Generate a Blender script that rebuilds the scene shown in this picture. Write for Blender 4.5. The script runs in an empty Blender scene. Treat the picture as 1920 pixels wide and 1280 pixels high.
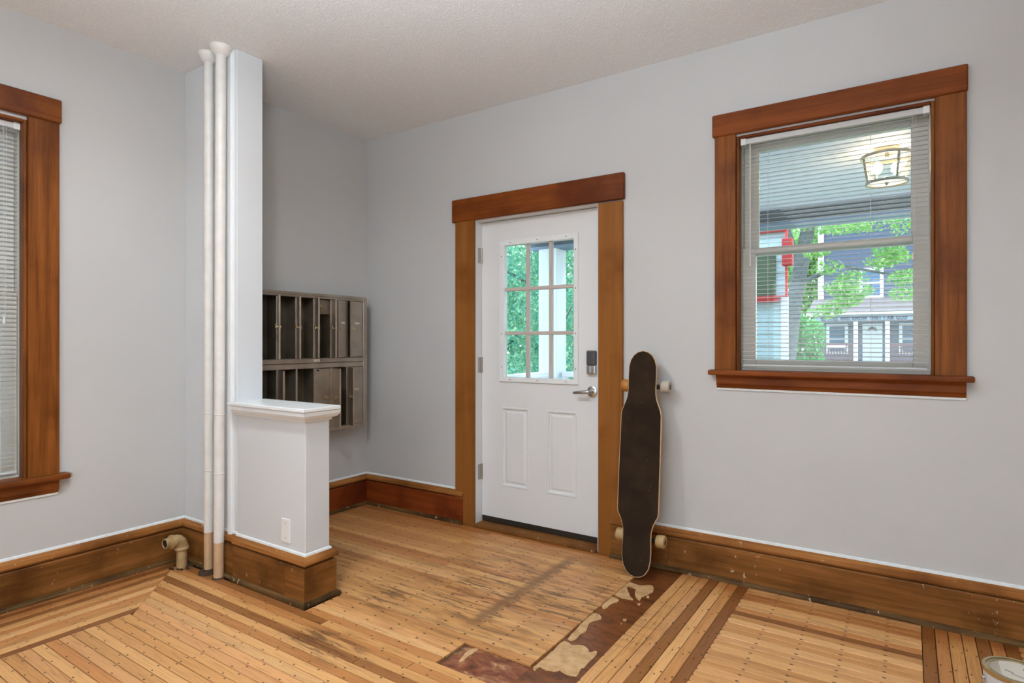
import bpy, bmesh, math, random
from mathutils import Vector, Matrix
random.seed(7)
SC = bpy.context.scene
COL = SC.collection
R = math.radians

# ------------------------------------------------------------------ camera
cd = bpy.data.cameras.new('camera'); cam = bpy.data.objects.new('camera', cd); COL.objects.link(cam)
cd.sensor_width = 36; cd.lens = 1115/1920*36; cd.clip_start = .05; cd.clip_end = 300
cam.location = (0, 0, 1.25); cam.rotation_euler = (R(90), 0, math.atan(744/1115))
SC.camera = cam

# ------------------------------------------------------------------ world, lights, exposure
w = bpy.data.worlds.new('world'); SC.world = w; w.use_nodes = True
wn = w.node_tree.nodes; wl = w.node_tree.links
bg = wn['Background']
tcw = wn.new('ShaderNodeTexCoord'); sx = wn.new('ShaderNodeSeparateXYZ'); wl.new(tcw.outputs['Generated'], sx.inputs[0])
wr = wn.new('ShaderNodeValToRGB'); wl.new(sx.outputs['Z'], wr.inputs[0])
wr.color_ramp.elements[0].position = 0.0; wr.color_ramp.elements[0].color = (.86, .93, 1, 1)
wr.color_ramp.elements[1].position = .7; wr.color_ramp.elements[1].color = (.50, .72, 1, 1)
wl.new(wr.outputs[0], bg.inputs[0]); bg.inputs[1].default_value = 4.3

def light(name, kind, loc, energy, color, **kw):
    d = bpy.data.lights.new(name, kind); d.energy = energy; d.color = color
    for k, v in kw.items():
        if k != 'rot': setattr(d, k, v)
    o = bpy.data.objects.new(name, d); COL.objects.link(o); o.location = loc
    if 'rot' in kw: o.rotation_euler = kw['rot']
    return o
sun = light('sun', 'SUN', (0, 0, 30), 2.2, (1, .96, .9), angle=R(3), rot=(R(38), R(8), R(150)))
light('ceiling_lamp_light', 'AREA', (-1.90, 1.05, 2.725), 18, (.96, .98, 1), shape='DISK', size=.18)
light('ceiling_lamp_glow', 'POINT', (-1.90, 1.05, 2.62), 7, (.96, .98, 1), shadow_soft_size=.07)
light('room_fill_light', 'AREA', (.1, -1.2, 2.72), 40, (.85, .94, 1), shape='RECTANGLE', size=2.6, size_y=1.8)  # added fill light under the ceiling behind the camera, has no fixture
light('upward_fill_light', 'AREA', (-.4, .0, 1.60), 92, (.78, .90, 1), shape='DISK', size=.5, rot=(R(163), 0, R(28)), spread=R(128))  # added fill light aimed up to brighten the ceiling, no real source there
light('rear_fill_light', 'AREA', (-.5, -2.5, 1.35), 36, (.84, .93, 1), shape='RECTANGLE', size=2.2, size_y=1.5, rot=(R(90), 0, 0))  # added fill light for the lower walls, the wall behind has no window
SC.view_settings.view_transform = 'Standard'; SC.view_settings.look = 'None'
SC.view_settings.gamma = 1; SC.view_settings.use_curve_mapping = False
SC.view_settings.exposure = 0.08

# ------------------------------------------------------------------ materials
def srgb(r, g, b):
    f = lambda c: (c/255/12.92) if c/255 <= .04045 else ((c/255+.055)/1.055)**2.4
    return (f(r), f(g), f(b), 1)

class NT:
    def __init__(s, name):
        s.m = bpy.data.materials.new(name); s.m.use_nodes = True
        s.t = s.m.node_tree; s.n = s.t.nodes; s.l = s.t.links; s.b = s.n['Principled BSDF']
    def put(s, sock, v):
        if isinstance(v, bpy.types.NodeSocket): s.l.new(v, sock)
        elif v is not None: sock.default_value = v
    def math(s, op, a, b=None, c=None, clamp=False):
        n = s.n.new('ShaderNodeMath'); n.operation = op; n.use_clamp = clamp
        s.put(n.inputs[0], a); s.put(n.inputs[1], b)
        if c is not None: s.put(n.inputs[2], c)
        return n.outputs[0]
    def coord(s, kind='Object'):
        return s.n.new('ShaderNodeTexCoord').outputs[kind]
    def xyz(s, v):
        n = s.n.new('ShaderNodeSeparateXYZ'); s.l.new(v, n.inputs[0]); return n.outputs
    def comb(s, x, y, z):
        n = s.n.new('ShaderNodeCombineXYZ'); s.put(n.inputs[0], x); s.put(n.inputs[1], y); s.put(n.inputs[2], z); return n.outputs[0]
    def mapping(s, v, scale=(1, 1, 1), loc=(0, 0, 0)):
        n = s.n.new('ShaderNodeMapping'); s.l.new(v, n.inputs[0]); n.inputs['Scale'].default_value = scale; n.inputs['Location'].default_value = loc
        return n.outputs[0]
    def noise(s, v, scale=5, detail=3, rough=.5, dist=0):
        n = s.n.new('ShaderNodeTexNoise'); s.l.new(v, n.inputs['Vector']); n.inputs['Scale'].default_value = scale
        n.inputs['Detail'].default_value = detail; n.inputs['Roughness'].default_value = rough; n.inputs['Distortion'].default_value = dist
        return n.outputs['Fac']
    def ramp(s, f, stops):
        n = s.n.new('ShaderNodeValToRGB'); s.l.new(f, n.inputs[0]); e = n.color_ramp.elements
        while len(e) < len(stops): e.new(.5)
        for i, (p, c) in enumerate(stops):
            e[i].position = p; e[i].color = c if len(c) == 4 else (*c, 1)
        return n.outputs[0]
    def mix(s, f, a, b, mode='MIX'):
        n = s.n.new('ShaderNodeMix'); n.data_type = 'RGBA'; n.blend_type = mode
        s.put(n.inputs[0], f); s.put(n.inputs[6], a); s.put(n.inputs[7], b); return n.outputs[2]
    def step(s, v, lo, hi):
        n = s.n.new('ShaderNodeMapRange'); n.interpolation_type = 'SMOOTHSTEP'; s.put(n.inputs[0], v)
        n.inputs[1].default_value = lo; n.inputs[2].default_value = hi; n.inputs[3].default_value = 0; n.inputs[4].default_value = 1
        return n.outputs[0]
    def bump(s, h, strength=.3, dist=.01):
        n = s.n.new('ShaderNodeBump'); n.inputs['Strength'].default_value = strength; n.inputs['Distance'].default_value = dist
        s.l.new(h, n.inputs['Height']); s.l.new(n.outputs[0], s.b.inputs['Normal'])
    def done(s, col=None, rough=.5, metal=0):
        if col is not None: s.put(s.b.inputs['Base Color'], col)
        s.put(s.b.inputs['Roughness'], rough); s.put(s.b.inputs['Metallic'], metal)
        return s.m
W4 = (1, 1, 1, 1); K4 = (0, 0, 0, 1)

def plain(name, col, rough=.5, metal=0, var=.06, nscale=8, bump=0, bscale=200):
    t = NT(name); c = t.coord(); f = t.noise(c, nscale, 4)
    dk = tuple(x*(1-var) for x in col[:3])+(1,); lt = tuple(min(1, x*(1+var)) for x in col[:3])+(1,)
    if bump: t.bump(t.noise(c, bscale, 3), bump, .002)
    return t.done(t.ramp(f, [(.3, dk), (.7, lt)]), rough, metal)

def paint(name, col, rough=.55, bump=.08):
    t = NT(name); c = t.coord()
    big = t.noise(c, 1.1, 3); sm = t.noise(c, 26, 3)
    dk = tuple(x*.955 for x in col[:3])+(1,)
    base = t.mix(t.step(big, .35, .7), dk, col)
    scuff = t.step(t.noise(t.mapping(c, (3, 3, 9)), 9, 5, .6), .68, .74)
    base = t.mix(t.math('MULTIPLY', scuff, .06), base, srgb(120, 116, 110))
    t.bump(t.math('ADD', sm, t.math('MULTIPLY', t.noise(c, 130, 2), .6)), bump, .004)
    return t.done(base, rough)

def wood(name, c1, c2, axis=2, rough=.38, dark=None, wear=0.0, gscale=1.0):
    t = NT(name); c = t.coord(); oi = t.n.new('ShaderNodeObjectInfo')
    off = t.math('MULTIPLY', oi.outputs['Random'], 37.)
    vm = t.n.new('ShaderNodeVectorMath'); vm.operation = 'ADD'; t.l.new(c, vm.inputs[0]); t.l.new(t.comb(off, off, off), vm.inputs[1])
    s = [26*gscale]*3; s[axis] = 1.3*gscale
    v = t.mapping(vm.outputs[0], s)
    g1 = t.noise(v, 1, 5, .55, .6)
    s2 = [150*gscale]*3; s2[axis] = 5*gscale
    g2 = t.noise(t.mapping(vm.outputs[0], s2), 1, 3, .6)
    g = t.math('ADD', t.math('MULTIPLY', g1, .7), t.math('MULTIPLY', g2, .3))
    col = t.ramp(g, [(.34, c1), (.62, c2)])
    bl = t.noise(vm.outputs[0], 3.2, 4)
    col = t.mix(t.step(bl, .45, .75), col, dark or tuple(x*.62 for x in c1[:3])+(1,))
    if wear:
        sp = t.noise(t.mapping(vm.outputs[0], (34, 34, 14)), 1, 6, .7)
        m = t.step(sp, .74-wear, .76-wear)
        col = t.mix(t.math('MULTIPLY', m, .75), col, srgb(214, 190, 160))
    t.bump(g, .18, .003); t.b.inputs['Specular IOR Level'].default_value = .14
    return t.done(col, rough+.08)

def glass(name, tint=(.96, 1, .99, 1)):
    t = NT(name); t.n.remove(t.b); out = t.n['Material Output']
    tr = t.n.new('ShaderNodeBsdfTransparent'); tr.inputs[0].default_value = tint
    gl = t.n.new('ShaderNodeBsdfGlossy'); gl.inputs[1].default_value = .02 if 'Roughness' == gl.inputs[1].name else .02
    fr = t.n.new('ShaderNodeFresnel'); fr.inputs[0].default_value = 1.45
    mx = t.n.new('ShaderNodeMixShader'); t.l.new(fr.outputs[0], mx.inputs[0]); t.l.new(tr.outputs[0], mx.inputs[1]); t.l.new(gl.outputs[0], mx.inputs[2])
    t.l.new(mx.outputs[0], out.inputs[0]); return t.m

def emis(name, col, strength):
    t = NT(name); t.b.inputs['Emission Color'].default_value = col; t.b.inputs['Emission Strength'].default_value = strength
    return t.done(col, .5)

M = {}
M['wall'] = paint('wall_paint', srgb(199, 200, 200))
M['white'] = paint('white_wall_paint', srgb(217, 221, 224), .45)
M['trimwhite'] = plain('white_trim_gloss', srgb(234, 238, 240), .3, var=.02, nscale=14)
M['door'] = plain('white_door_paint', srgb(226, 228, 229), .38, var=.02, nscale=4, bump=.03)
M['caulk'] = plain('caulk_white', srgb(226, 232, 234), .5, var=.05, nscale=40, bump=.2, bscale=60)
M['gap'] = plain('dark_gap', srgb(32, 20, 12), .9)
M['rubber'] = plain('dark_sweep', srgb(40, 32, 24), .6)
M['chrome'] = plain('satin_chrome', srgb(190, 190, 190), .28, 1, .04)
M['hinge'] = plain('hinge_steel', srgb(176, 172, 166), .4, .9, .08)
M['darkplastic'] = plain('charcoal_plastic', srgb(76, 76, 80), .35)
M['vinyl'] = plain('vinyl_frame', srgb(222, 219, 210), .4, var=.03)
def m_slat():
    t = NT('blind_slat'); c = srgb(228, 230, 230); m = t.done(c, .45); out = t.n['Material Output']
    tl = t.n.new('ShaderNodeBsdfTranslucent'); tl.inputs[0].default_value = c; mx = t.n.new('ShaderNodeMixShader'); mx.inputs[0].default_value = .22
    t.l.new(t.b.outputs[0], mx.inputs[1]); t.l.new(tl.outputs[0], mx.inputs[2]); t.l.new(mx.outputs[0], out.inputs[0]); return m
M['slat'] = m_slat()
M['glass'] = glass('window_glass')
M['plate'] = plain('switch_plate_white', srgb(236, 236, 236), .35, var=.01)
M['case'] = wood('casing_wood', srgb(98, 52, 16), srgb(140, 82, 34), 2, .33, srgb(86, 42, 13))
M['caseh'] = wood('head_casing_wood', srgb(100, 48, 15), srgb(134, 70, 26), 0, .33, srgb(90, 40, 12))
M['casey'] = wood('side_head_casing_wood', srgb(106, 54, 18), srgb(138, 78, 30), 1, .33, srgb(82, 38, 18))
M['doorcase'] = wood('door_casing_wood', srgb(128, 80, 32), srgb(148, 94, 44), 2, .4, srgb(118, 68, 24), gscale=.5)
M['basex'] = wood('baseboard_wood_x', srgb(98, 60, 24), srgb(146, 96, 48), 0, .42, srgb(78, 44, 16), wear=.085)
M['basey'] = wood('baseboard_wood_y', srgb(98, 60, 24), srgb(146, 96, 48), 1, .42, srgb(78, 44, 16), wear=.085)
M['basered'] = wood('baseboard_red_x', srgb(104, 44, 16), srgb(138, 66, 28), 0, .38, srgb(84, 34, 14), wear=.0)
M['baseredy'] = wood('baseboard_red_y', srgb(108, 48, 16), srgb(140, 68, 28), 1, .38, srgb(88, 36, 14), wear=.0)
M['capx'] = wood('cap_wood_x', srgb(128, 78, 34), srgb(172, 116, 62), 0, .42, srgb(104, 60, 22), wear=.10)
M['capy'] = wood('cap_wood_y', srgb(128, 78, 34), srgb(172, 116, 62), 1, .42, srgb(104, 60, 22), wear=.10)
M['shoex'] = wood('shoe_wood_x', srgb(66, 46, 22), srgb(116, 86, 50), 0, .5, srgb(48, 30, 14), wear=.11, gscale=2)
M['shoey'] = wood('shoe_wood_y', srgb(66, 46, 22), srgb(116, 86, 50), 1, .5, srgb(48, 30, 14), wear=.11, gscale=2)

def m_ceiling():
    t = NT('textured_ceiling'); c = t.coord()
    n1 = t.noise(c, 95, 4, .6, .4); n2 = t.noise(c, 26, 3)
    h = t.math('ADD', t.step(n1, .42, .62), t.math('MULTIPLY', n2, .5))
    t.bump(h, .45, .005)
    return t.done(t.mix(t.step(n1, .3, .7), srgb(230, 230, 230), srgb(240, 240, 240)), .85)
M['ceiling'] = m_ceiling()

P = .0465; Y0 = .834; XB = -2.975       # board pitch, field origin, inner edge of the left border
def m_board(name, ax):
    """sanded oak strip floor; ax = direction the board runs (0 = X, 1 = Y)"""
    t = NT(name); c = t.coord(); oi = t.n.new('ShaderNodeObjectInfo'); X, Y, Z = t.xyz(c)
    L, A = (X, Y) if ax == 0 else (Y, X)
    org = Y0 if ax == 0 else XB
    rnd = t.math('MULTIPLY', oi.outputs['Random'], 61.)
    fine = t.noise(t.comb(t.math('MULTIPLY', L, 7.), t.math('MULTIPLY', A, 260.), rnd), 1, 4, .6)
    med = t.noise(t.comb(t.math('MULTIPLY', L, 4.), t.math('MULTIPLY', A, 60.), rnd), 1, 4, .55, 1.2)
    cath = t.n.new('ShaderNodeTexWave'); cath.wave_type = 'BANDS'; cath.bands_direction = 'Y'
    t.l.new(t.comb(t.math('MULTIPLY', L, 2.2), t.math('MULTIPLY', A, 26.), rnd), cath.inputs['Vector'])
    cath.inputs['Scale'].default_value = 1.6; cath.inputs['Distortion'].default_value = 9; cath.inputs['Detail'].default_value = 2; cath.inputs['Detail Scale'].default_value = .8
    showc = t.step(t.math('FRACT', t.math('MULTIPLY', oi.outputs['Random'], 7.3)), .55, .75)
    g = t.math('ADD', t.math('MULTIPLY', fine, .5), t.math('MULTIPLY', med, .5))
    k = t.ramp(g, [(.32, (.60, .52, .44)), (.50, (.96, .94, .92)), (.68, (1.0, 1.0, 1.0))])
    col = t.mix(1., oi.outputs['Color'], k, 'MULTIPLY')
    cl = t.ramp(cath.outputs['Fac'], [(.0, (.62, .50, .40)), (.35, (1, 1, 1))])
    col = t.mix(t.math('MULTIPLY', showc, .55), col, t.mix(1., col, cl, 'MULTIPLY'))
    # old varnish left along the walls and in the niche
    dw = t.math('MINIMUM', t.math('SUBTRACT', 3.2, Y), t.math('SUBTRACT', X, -3.49))
    nz = t.noise(t.mapping(c, (2.2, 5, 1)), 1.6, 4, .6)
    edge = t.math('SUBTRACT', 1., t.step(t.math('SUBTRACT', dw, t.math('MULTIPLY', t.math('SUBTRACT', nz, .5), .35)), .0, .22))
    niche = t.math('MULTIPLY', t.step(Y, 2.15, 3.1), t.math('SUBTRACT', 1., t.step(X, -2.7, -1.9)))
    old = t.math('MAXIMUM', t.math('MULTIPLY', edge, .85), t.math('MULTIPLY', niche, .6))
    col = t.mix(old, col, t.mix(1., col, (.60, .42, .24, 1), 'MULTIPLY'))
    # grey dirt worked in by the door
    def blob(cx, cy, rx, ry):
        a = t.math('POWER', t.math('DIVIDE', t.math('SUBTRACT', X, cx), rx), 2.); b = t.math('POWER', t.math('DIVIDE', t.math('SUBTRACT', Y, cy), ry), 2.)
        return t.math('SUBTRACT', 1., t.step(t.math('SQRT', t.math('ADD', a, b)), .2, 1.))
    dirt = t.math('MAXIMUM', blob(-1.62, 2.5, .95, .85), t.math('MAXIMUM', blob(-2.2, 2.1, .40, .3), blob(-2.0, 1.62, .35, .16)))
    n1 = t.noise(t.comb(t.math('MULTIPLY', X, 5.), t.math('MULTIPLY', Y, 34.), 0.), 1, 5, .65, .5)
    n2 = t.noise(t.comb(t.math('MULTIPLY', X, 1.4), t.math('MULTIPLY', Y, 3.), 3.), 1, 3)
    dm = t.math('MULTIPLY', dirt, t.math('MULTIPLY', t.step(n1, .44, .62), t.step(n2, .30, .52)))
    # the diagonal scrape in front of the door
    dl = t.math('ABSOLUTE', t.math('ADD', t.math('SUBTRACT', X, -1.615), t.math('MULTIPLY', t.math('SUBTRACT', n1, .5), .12)))
    sc = t.math('MULTIPLY', t.math('SUBTRACT', 1., t.step(dl, .005, .06)), t.math('MULTIPLY', t.step(Y, 2.0, 2.15), t.math('SUBTRACT', 1., t.step(Y, 2.95, 3.15))))
    dm = t.math('MAXIMUM', dm, t.math('MULTIPLY', sc, .8))
    spots = t.math('MULTIPLY', t.step(t.noise(t.comb(t.math('MULTIPLY', L, 38.), t.math('MULTIPLY', A, 150.), rnd), 1, 3, .6), .67, .72), t.step(t.noise(c, 2.5, 3), .44, .56))
    dm = t.math('MAXIMUM', dm, t.math('MULTIPLY', spots, .9))
    col = t.mix(t.math('MULTIPLY', dm, .85), col, srgb(84, 54, 30))
    # nail heads
    row = t.math('FLOOR', t.math('DIVIDE', t.math('SUBTRACT', A, org), P))
    fa = t.math('MULTIPLY', t.math('FRACT', t.math('DIVIDE', t.math('SUBTRACT', A, org), P)), P)
    wn_ = t.n.new('ShaderNodeTexWhiteNoise'); wn_.noise_dimensions = '1D'; t.l.new(row, wn_.inputs['W'])
    def dots(sp, at, jit, rad, sh=0.):
        u = t.math('ADD', t.math('DIVIDE', L, sp), t.math('ADD', t.math('MULTIPLY', wn_.outputs['Value'], jit), sh))
        du = t.math('MULTIPLY', t.math('SUBTRACT', t.math('FRACT', u), .5), sp*.6); dv = t.math('SUBTRACT', fa, at)
        d = t.math('SQRT', t.math('ADD', t.math('MULTIPLY', du, du), t.math('MULTIPLY', dv, dv)))
        return t.math('SUBTRACT', 1., t.step(d, rad*.6, rad))
    if ax == 0:
        back = t.step(Y, 1.80, 1.86)
        a = dots(.150, .008, .035, .0056); b = t.math('MAXIMUM', dots(.20, .008, .5, .0042), dots(.26, .038, .5, .0042, .3))
        nails = t.math('ADD', t.math('MULTIPLY', a, back), t.math('MULTIPLY', b, t.math('SUBTRACT', 1., back)))
    else:
        nails = t.math('MAXIMUM', dots(.21, .009, .25, .0044), dots(.21, .038, .25, .0040, .18))
    col = t.mix(t.math('MULTIPLY', nails, .9), col, srgb(40, 24, 12))
    t.bump(t.math('SUBTRACT', g, t.math('MULTIPLY', nails, 2.)), .12, .002); t.b.inputs['Specular IOR Level'].default_value = .35
    return t.done(col, .42)
M['bx'] = m_board('strip_floor_x', 0); M['by'] = m_board('strip_floor_y', 1)

def m_sub(name, a, b):
    t = NT(name); c = t.coord(); n = t.noise(t.mapping(c, (6, 14, 1)), 1.5, 5, .6, .6); n2 = t.noise(c, 40, 3)
    col = t.ramp(n, [(.32, a), (.6, b)])
    col = t.mix(t.step(n2, .64, .7), col, srgb(60, 34, 18)); t.bump(n2, .2, .003)
    return t.done(col, .35)
M['sub'] = m_sub('bare_subfloor', srgb(78, 40, 18), srgb(128, 74, 36))
def m_sub2():
    t = NT('worn_subfloor'); c = t.coord(); X, Y, Z = t.xyz(c)
    n = t.noise(t.mapping(c, (5, 9, 1)), 1.6, 6, .65, .8); n2 = t.noise(c, 45, 4)
    col = t.ramp(n, [(.34, srgb(66, 42, 24)), (.44, srgb(118, 60, 34)), (.54, srgb(142, 88, 58)), (.66, srgb(190, 148, 106))])
    e = t.math('MINIMUM', t.math('SUBTRACT', 1.965, Y), t.math('SUBTRACT', X, -1.532))
    col = t.mix(t.math('MULTIPLY', t.math('SUBTRACT', 1., t.step(t.math('ADD', e, t.math('MULTIPLY', t.math('SUBTRACT', n2, .5), .04)), .0, .035)), .8), col, srgb(64, 46, 28))
    t.bump(n2, .25, .003); return t.done(col, .4)
M['sub2'] = m_sub2()
def m_filler():
    t = NT('dried_filler'); c = t.coord(); a = t.noise(c, 26, 4); b = t.noise(c, 9, 3); d = t.noise(c, 120, 2)
    col = t.ramp(a, [(.3, srgb(182, 140, 94)), (.65, srgb(210, 172, 124))])
    col = t.mix(t.math('MULTIPLY', t.math('MULTIPLY', t.step(d, .58, .66), t.step(b, .48, .6)), .7), col, srgb(112, 74, 42))
    t.bump(a, .3, .002); return t.done(col, .55)
M['filler'] = m_filler()

# ------------------------------------------------------------------ object helpers
def link(name, me, mat, parent):
    o = bpy.data.objects.new(name, me); COL.objects.link(o)
    if mat is not None and not me.materials: me.materials.append(mat)
    if parent is not None: o.parent = parent
    return o
def worldloc(p):
    v = Vector((0, 0, 0))
    while p is not None: v += p.location; p = p.parent
    return v
def fin(name, bm, mat, parent=None, smooth=False, origin=None):
    """bm is in world coordinates; the object's origin goes to its parent's (or to origin)"""
    base = worldloc(parent) if parent is not None else Vector((0, 0, 0))
    if origin is not None: off = Vector(origin)
    else: off = base
    bmesh.ops.translate(bm, verts=bm.verts, vec=-off)
    bmesh.ops.recalc_face_normals(bm, faces=bm.faces)
    me = bpy.data.meshes.new(name); bm.to_mesh(me); bm.free()
    if smooth:
        for p in me.polygons: p.use_smooth = True
    o = link(name, me, mat, parent); o.location = off-base
    return o
def thing(name, label, cat, loc=(0, 0, 0), group=None):
    o = bpy.data.objects.new(name, None); COL.objects.link(o); o.location = loc; o.empty_display_size = .1
    o['label'] = label; o['category'] = cat
    if group: o['group'] = group
    return o
def setting(name, loc=(0, 0, 0), label=None, cat=None):
    o = bpy.data.objects.new(name, None); COL.objects.link(o); o.location = loc; o['kind'] = 'structure'
    if label: o['label'] = label
    if cat: o['category'] = cat
    return o
def tag(o, label=None, cat=None, group=None, kind=None):
    if label: o['label'] = label
    if cat: o['category'] = cat
    if group: o['group'] = group
    if kind: o['kind'] = kind
    return o
def box(bm, x0, x1, y0, y1, z0, z1, bev=0, seg=1):
    r = bmesh.ops.create_cube(bm, size=1)
    vs = r['verts']
    bmesh.ops.scale(bm, verts=vs, vec=(abs(x1-x0), abs(y1-y0), abs(z1-z0)))
    bmesh.ops.translate(bm, verts=vs, vec=((x0+x1)/2, (y0+y1)/2, (z0+z1)/2))
    if bev:
        es = list({e for v in vs for e in v.link_edges})
        bmesh.ops.bevel(bm, geom=es, offset=bev, segments=seg, affect='EDGES', profile=.5)
    return vs
def bx(name, mat, parent, *a, bev=0, seg=1, **k):
    bm = bmesh.new(); box(bm, *a, bev=bev, seg=seg); return fin(name, bm, mat, parent, **k)
def tube(bm, pts, rad, n=16, cap=True):
    """tube through points; rad is a number or one per point"""
    pts = [Vector(p) for p in pts]; rs = rad if isinstance(rad, (list, tuple)) else [rad]*len(pts)
    prev = None; rings = []
    up = None
    for i, p in enumerate(pts):
        d = (pts[min(i+1, len(pts)-1)]-pts[max(i-1, 0)]).normalized()
        if prev is not None and d.dot(prev) < 0: d = -d
        prev = d
        if up is None:
            up = Vector((0, 0, 1)) if abs(d.z) < .9 else Vector((1, 0, 0))
        a = d.cross(up).normalized(); b = d.cross(a).normalized()
        rings.append([bm.verts.new(p+a*math.cos(2*math.pi*k/n)*rs[i]+b*math.sin(2*math.pi*k/n)*rs[i]) for k in range(n)])
    for r0, r1 in zip(rings, rings[1:]):
        for k in range(n): bm.faces.new((r0[k], r0[(k+1) % n], r1[(k+1) % n], r1[k]))
    if cap: bm.faces.new(rings[0]); bm.faces.new(rings[-1])
def tb(name, mat, parent, pts, rad, n=16, smooth=True, cap=True, **k):
    bm = bmesh.new(); tube(bm, pts, rad, n, cap); o = fin(name, bm, mat, parent, smooth=smooth, **k)
    if smooth: autosmooth(o)
    return o
def autosmooth(o, ang=40):
    me = o.data; bm = bmesh.new(); bm.from_mesh(me)
    for e in bm.edges:
        if len(e.link_faces) == 2 and e.calc_face_angle(0) > R(ang): e.smooth = False
    bm.to_mesh(me); bm.free()
def prism(bm, prof, a, b, n, up=(0, 0, 1), mitre=(0, 0)):
    """extrude profile [(d,z)] from point a to point b; d along n, z along up; mitre shifts ends by d*mitre along the run"""
    a = Vector(a); b = Vector(b); n = Vector(n); up = Vector(up); run = (b-a).normalized()
    r0 = [bm.verts.new(a+n*d+up*z+run*(d*mitre[0])) for d, z in prof]
    r1 = [bm.verts.new(b+n*d+up*z+run*(d*mitre[1])) for d, z in prof]
    k = len(prof)
    for i in range(k): bm.faces.new((r0[i], r0[(i+1) % k], r1[(i+1) % k], r1[i]))
    bm.faces.new(r0); bm.faces.new(list(reversed(r1)))
def pr(name, mat, parent, prof, a, b, n, mitre=(0, 0), **k):
    bm = bmesh.new(); prism(bm, prof, a, b, n, mitre=mitre); return fin(name, bm, mat, parent, **k)
def poly(bm, pts, z0, z1):
    t = [bm.verts.new((x, y, z1)) for x, y in pts]; b = [bm.verts.new((x, y, z0)) for x, y in pts]
    bm.faces.new(t); bm.faces.new(list(reversed(b)))
    for i in range(len(pts)):
        j = (i+1) % len(pts); bm.faces.new((t[i], b[i], b[j], t[j]))

# room numbers (metres; the camera stands at x=0, y=0)
XL, YW, HC = -3.5, 3.216, 2.806
XR, YF = 2.3, -2.6
T = .16

# ------------------------------------------------------------------ walls, ceiling
def wall_x(name, y0, y1, x0, x1, holes, mat, inner_front=True):
    """wall running along X with rectangular holes (x0,x1,z0,z1) - built of blocks"""
    bm = bmesh.new(); xs = sorted({x0, x1, *[h[0] for h in holes], *[h[1] for h in holes]}); zs = sorted({0, HC, *[h[2] for h in holes], *[h[3] for h in holes]})
    for i in range(len(xs)-1):
        for j in range(len(zs)-1):
            cx, cz = (xs[i]+xs[i+1])/2, (zs[j]+zs[j+1])/2
            if any(h[0] < cx < h[1] and h[2] < cz < h[3] for h in holes): continue
            box(bm, xs[i], xs[i+1], y0, y1, zs[j], zs[j+1])
    bmesh.ops.remove_doubles(bm, verts=bm.verts, dist=1e-5)
    seen = {}
    for f in list(bm.faces):
        key = tuple(round(c, 4) for c in f.calc_center_median())
        if key in seen: seen[key].append(f)
        else: seen[key] = [f]
    bmesh.ops.delete(bm, geom=[f for v in seen.values() if len(v) > 1 for f in v], context='FACES')
    return tag(fin(name, bm, mat), kind='structure')
def wall_y(name, x0, x1, y0, y1, holes, mat):
    o = wall_x(name, x0, x1, y0, y1, holes, mat)      # built along X, then axes swapped
    for v in o.data.vertices: v.co = Vector((v.co.y, v.co.x, v.co.z))
    o.data.flip_normals(); return o
DO = (-2.447, -1.530, 0, 2.072)                       # door opening
WO = (-.742, .093, 1.10, 2.312)                       # window opening in the door wall
LO = (.237, 1.072, .60, 2.305)                        # window opening in the left wall (y0,y1,z0,z1)
tag(wall_x('wall_back', YW, YW+T, XL-T, XR+T, [DO, WO], M['wall']), 'light grey painted wall with the white door and right window')
tag(wall_y('wall_left', XL-T, XL, YF-T, YW, [LO], M['wall']), 'light grey painted wall with the left window')
wall_y('wall_right', XR, XR+T, YF-T, YW, [], M['wall'])
wall_x('wall_front', YF-T, YF, XL, XR, [], M['wall'])
tag(bx('ceiling', M['ceiling'], None, XL-T, XR+T, YF-T, YW+T, HC, HC+.08), 'off-white ceiling with sprayed orange-peel texture', kind='structure')

# ------------------------------------------------------------------ floor
fl = setting('floor', (0, 0, 0), 'sanded oak strip floor with darker accent strips and bare patches')
bx('subfloor', M['gap'], fl, XL-T, XR+T, YF-T, YW+T, -.06, -.0115)
PALE = [srgb(216, 166, 108), srgb(208, 156, 98), srgb(222, 174, 118), srgb(202, 148, 90), srgb(212, 158, 104)]
MID = [srgb(194, 134, 80), srgb(188, 130, 76), srgb(198, 142, 86)]
DARK = [srgb(152, 102, 56), srgb(142, 92, 48)]
def tone(r):
    return random.choice(PALE) if r < .82 else random.choice(MID) if r < .985 else random.choice(DARK)
nboard = 0
def board(pts, mat, col=None):
    """pts = plan outline; every strip is a board of its own with eased edges"""
    global nboard
    bm = bmesh.new(); dz = random.uniform(-.0004, .0004)
    t = [bm.verts.new((x, y, dz)) for x, y in pts]; b = [bm.verts.new((x, y, -.011)) for x, y in pts]
    f = bm.faces.new(t)
    for i in range(len(pts)):
        j = (i+1) % len(pts); bm.faces.new((t[i], b[i], b[j], t[j]))
    bmesh.ops.bevel(bm, geom=list(f.edges), offset=.0012, segments=1, affect='EDGES')
    o = fin('floor_board', bm, mat, fl); rr = random.random(); back = pts[0][1] > 1.9 and mat is M['bx'] and pts[0][0] < -1.2
    c = col or tone(rr*.97 if back else rr); j = random.uniform(.92, 1.05)*(1.03 if back else 1.09)
    o.color = (c[0]*j, c[1]*j, c[2]*j, 1); nboard += 1
    return o
G = .0013
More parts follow.
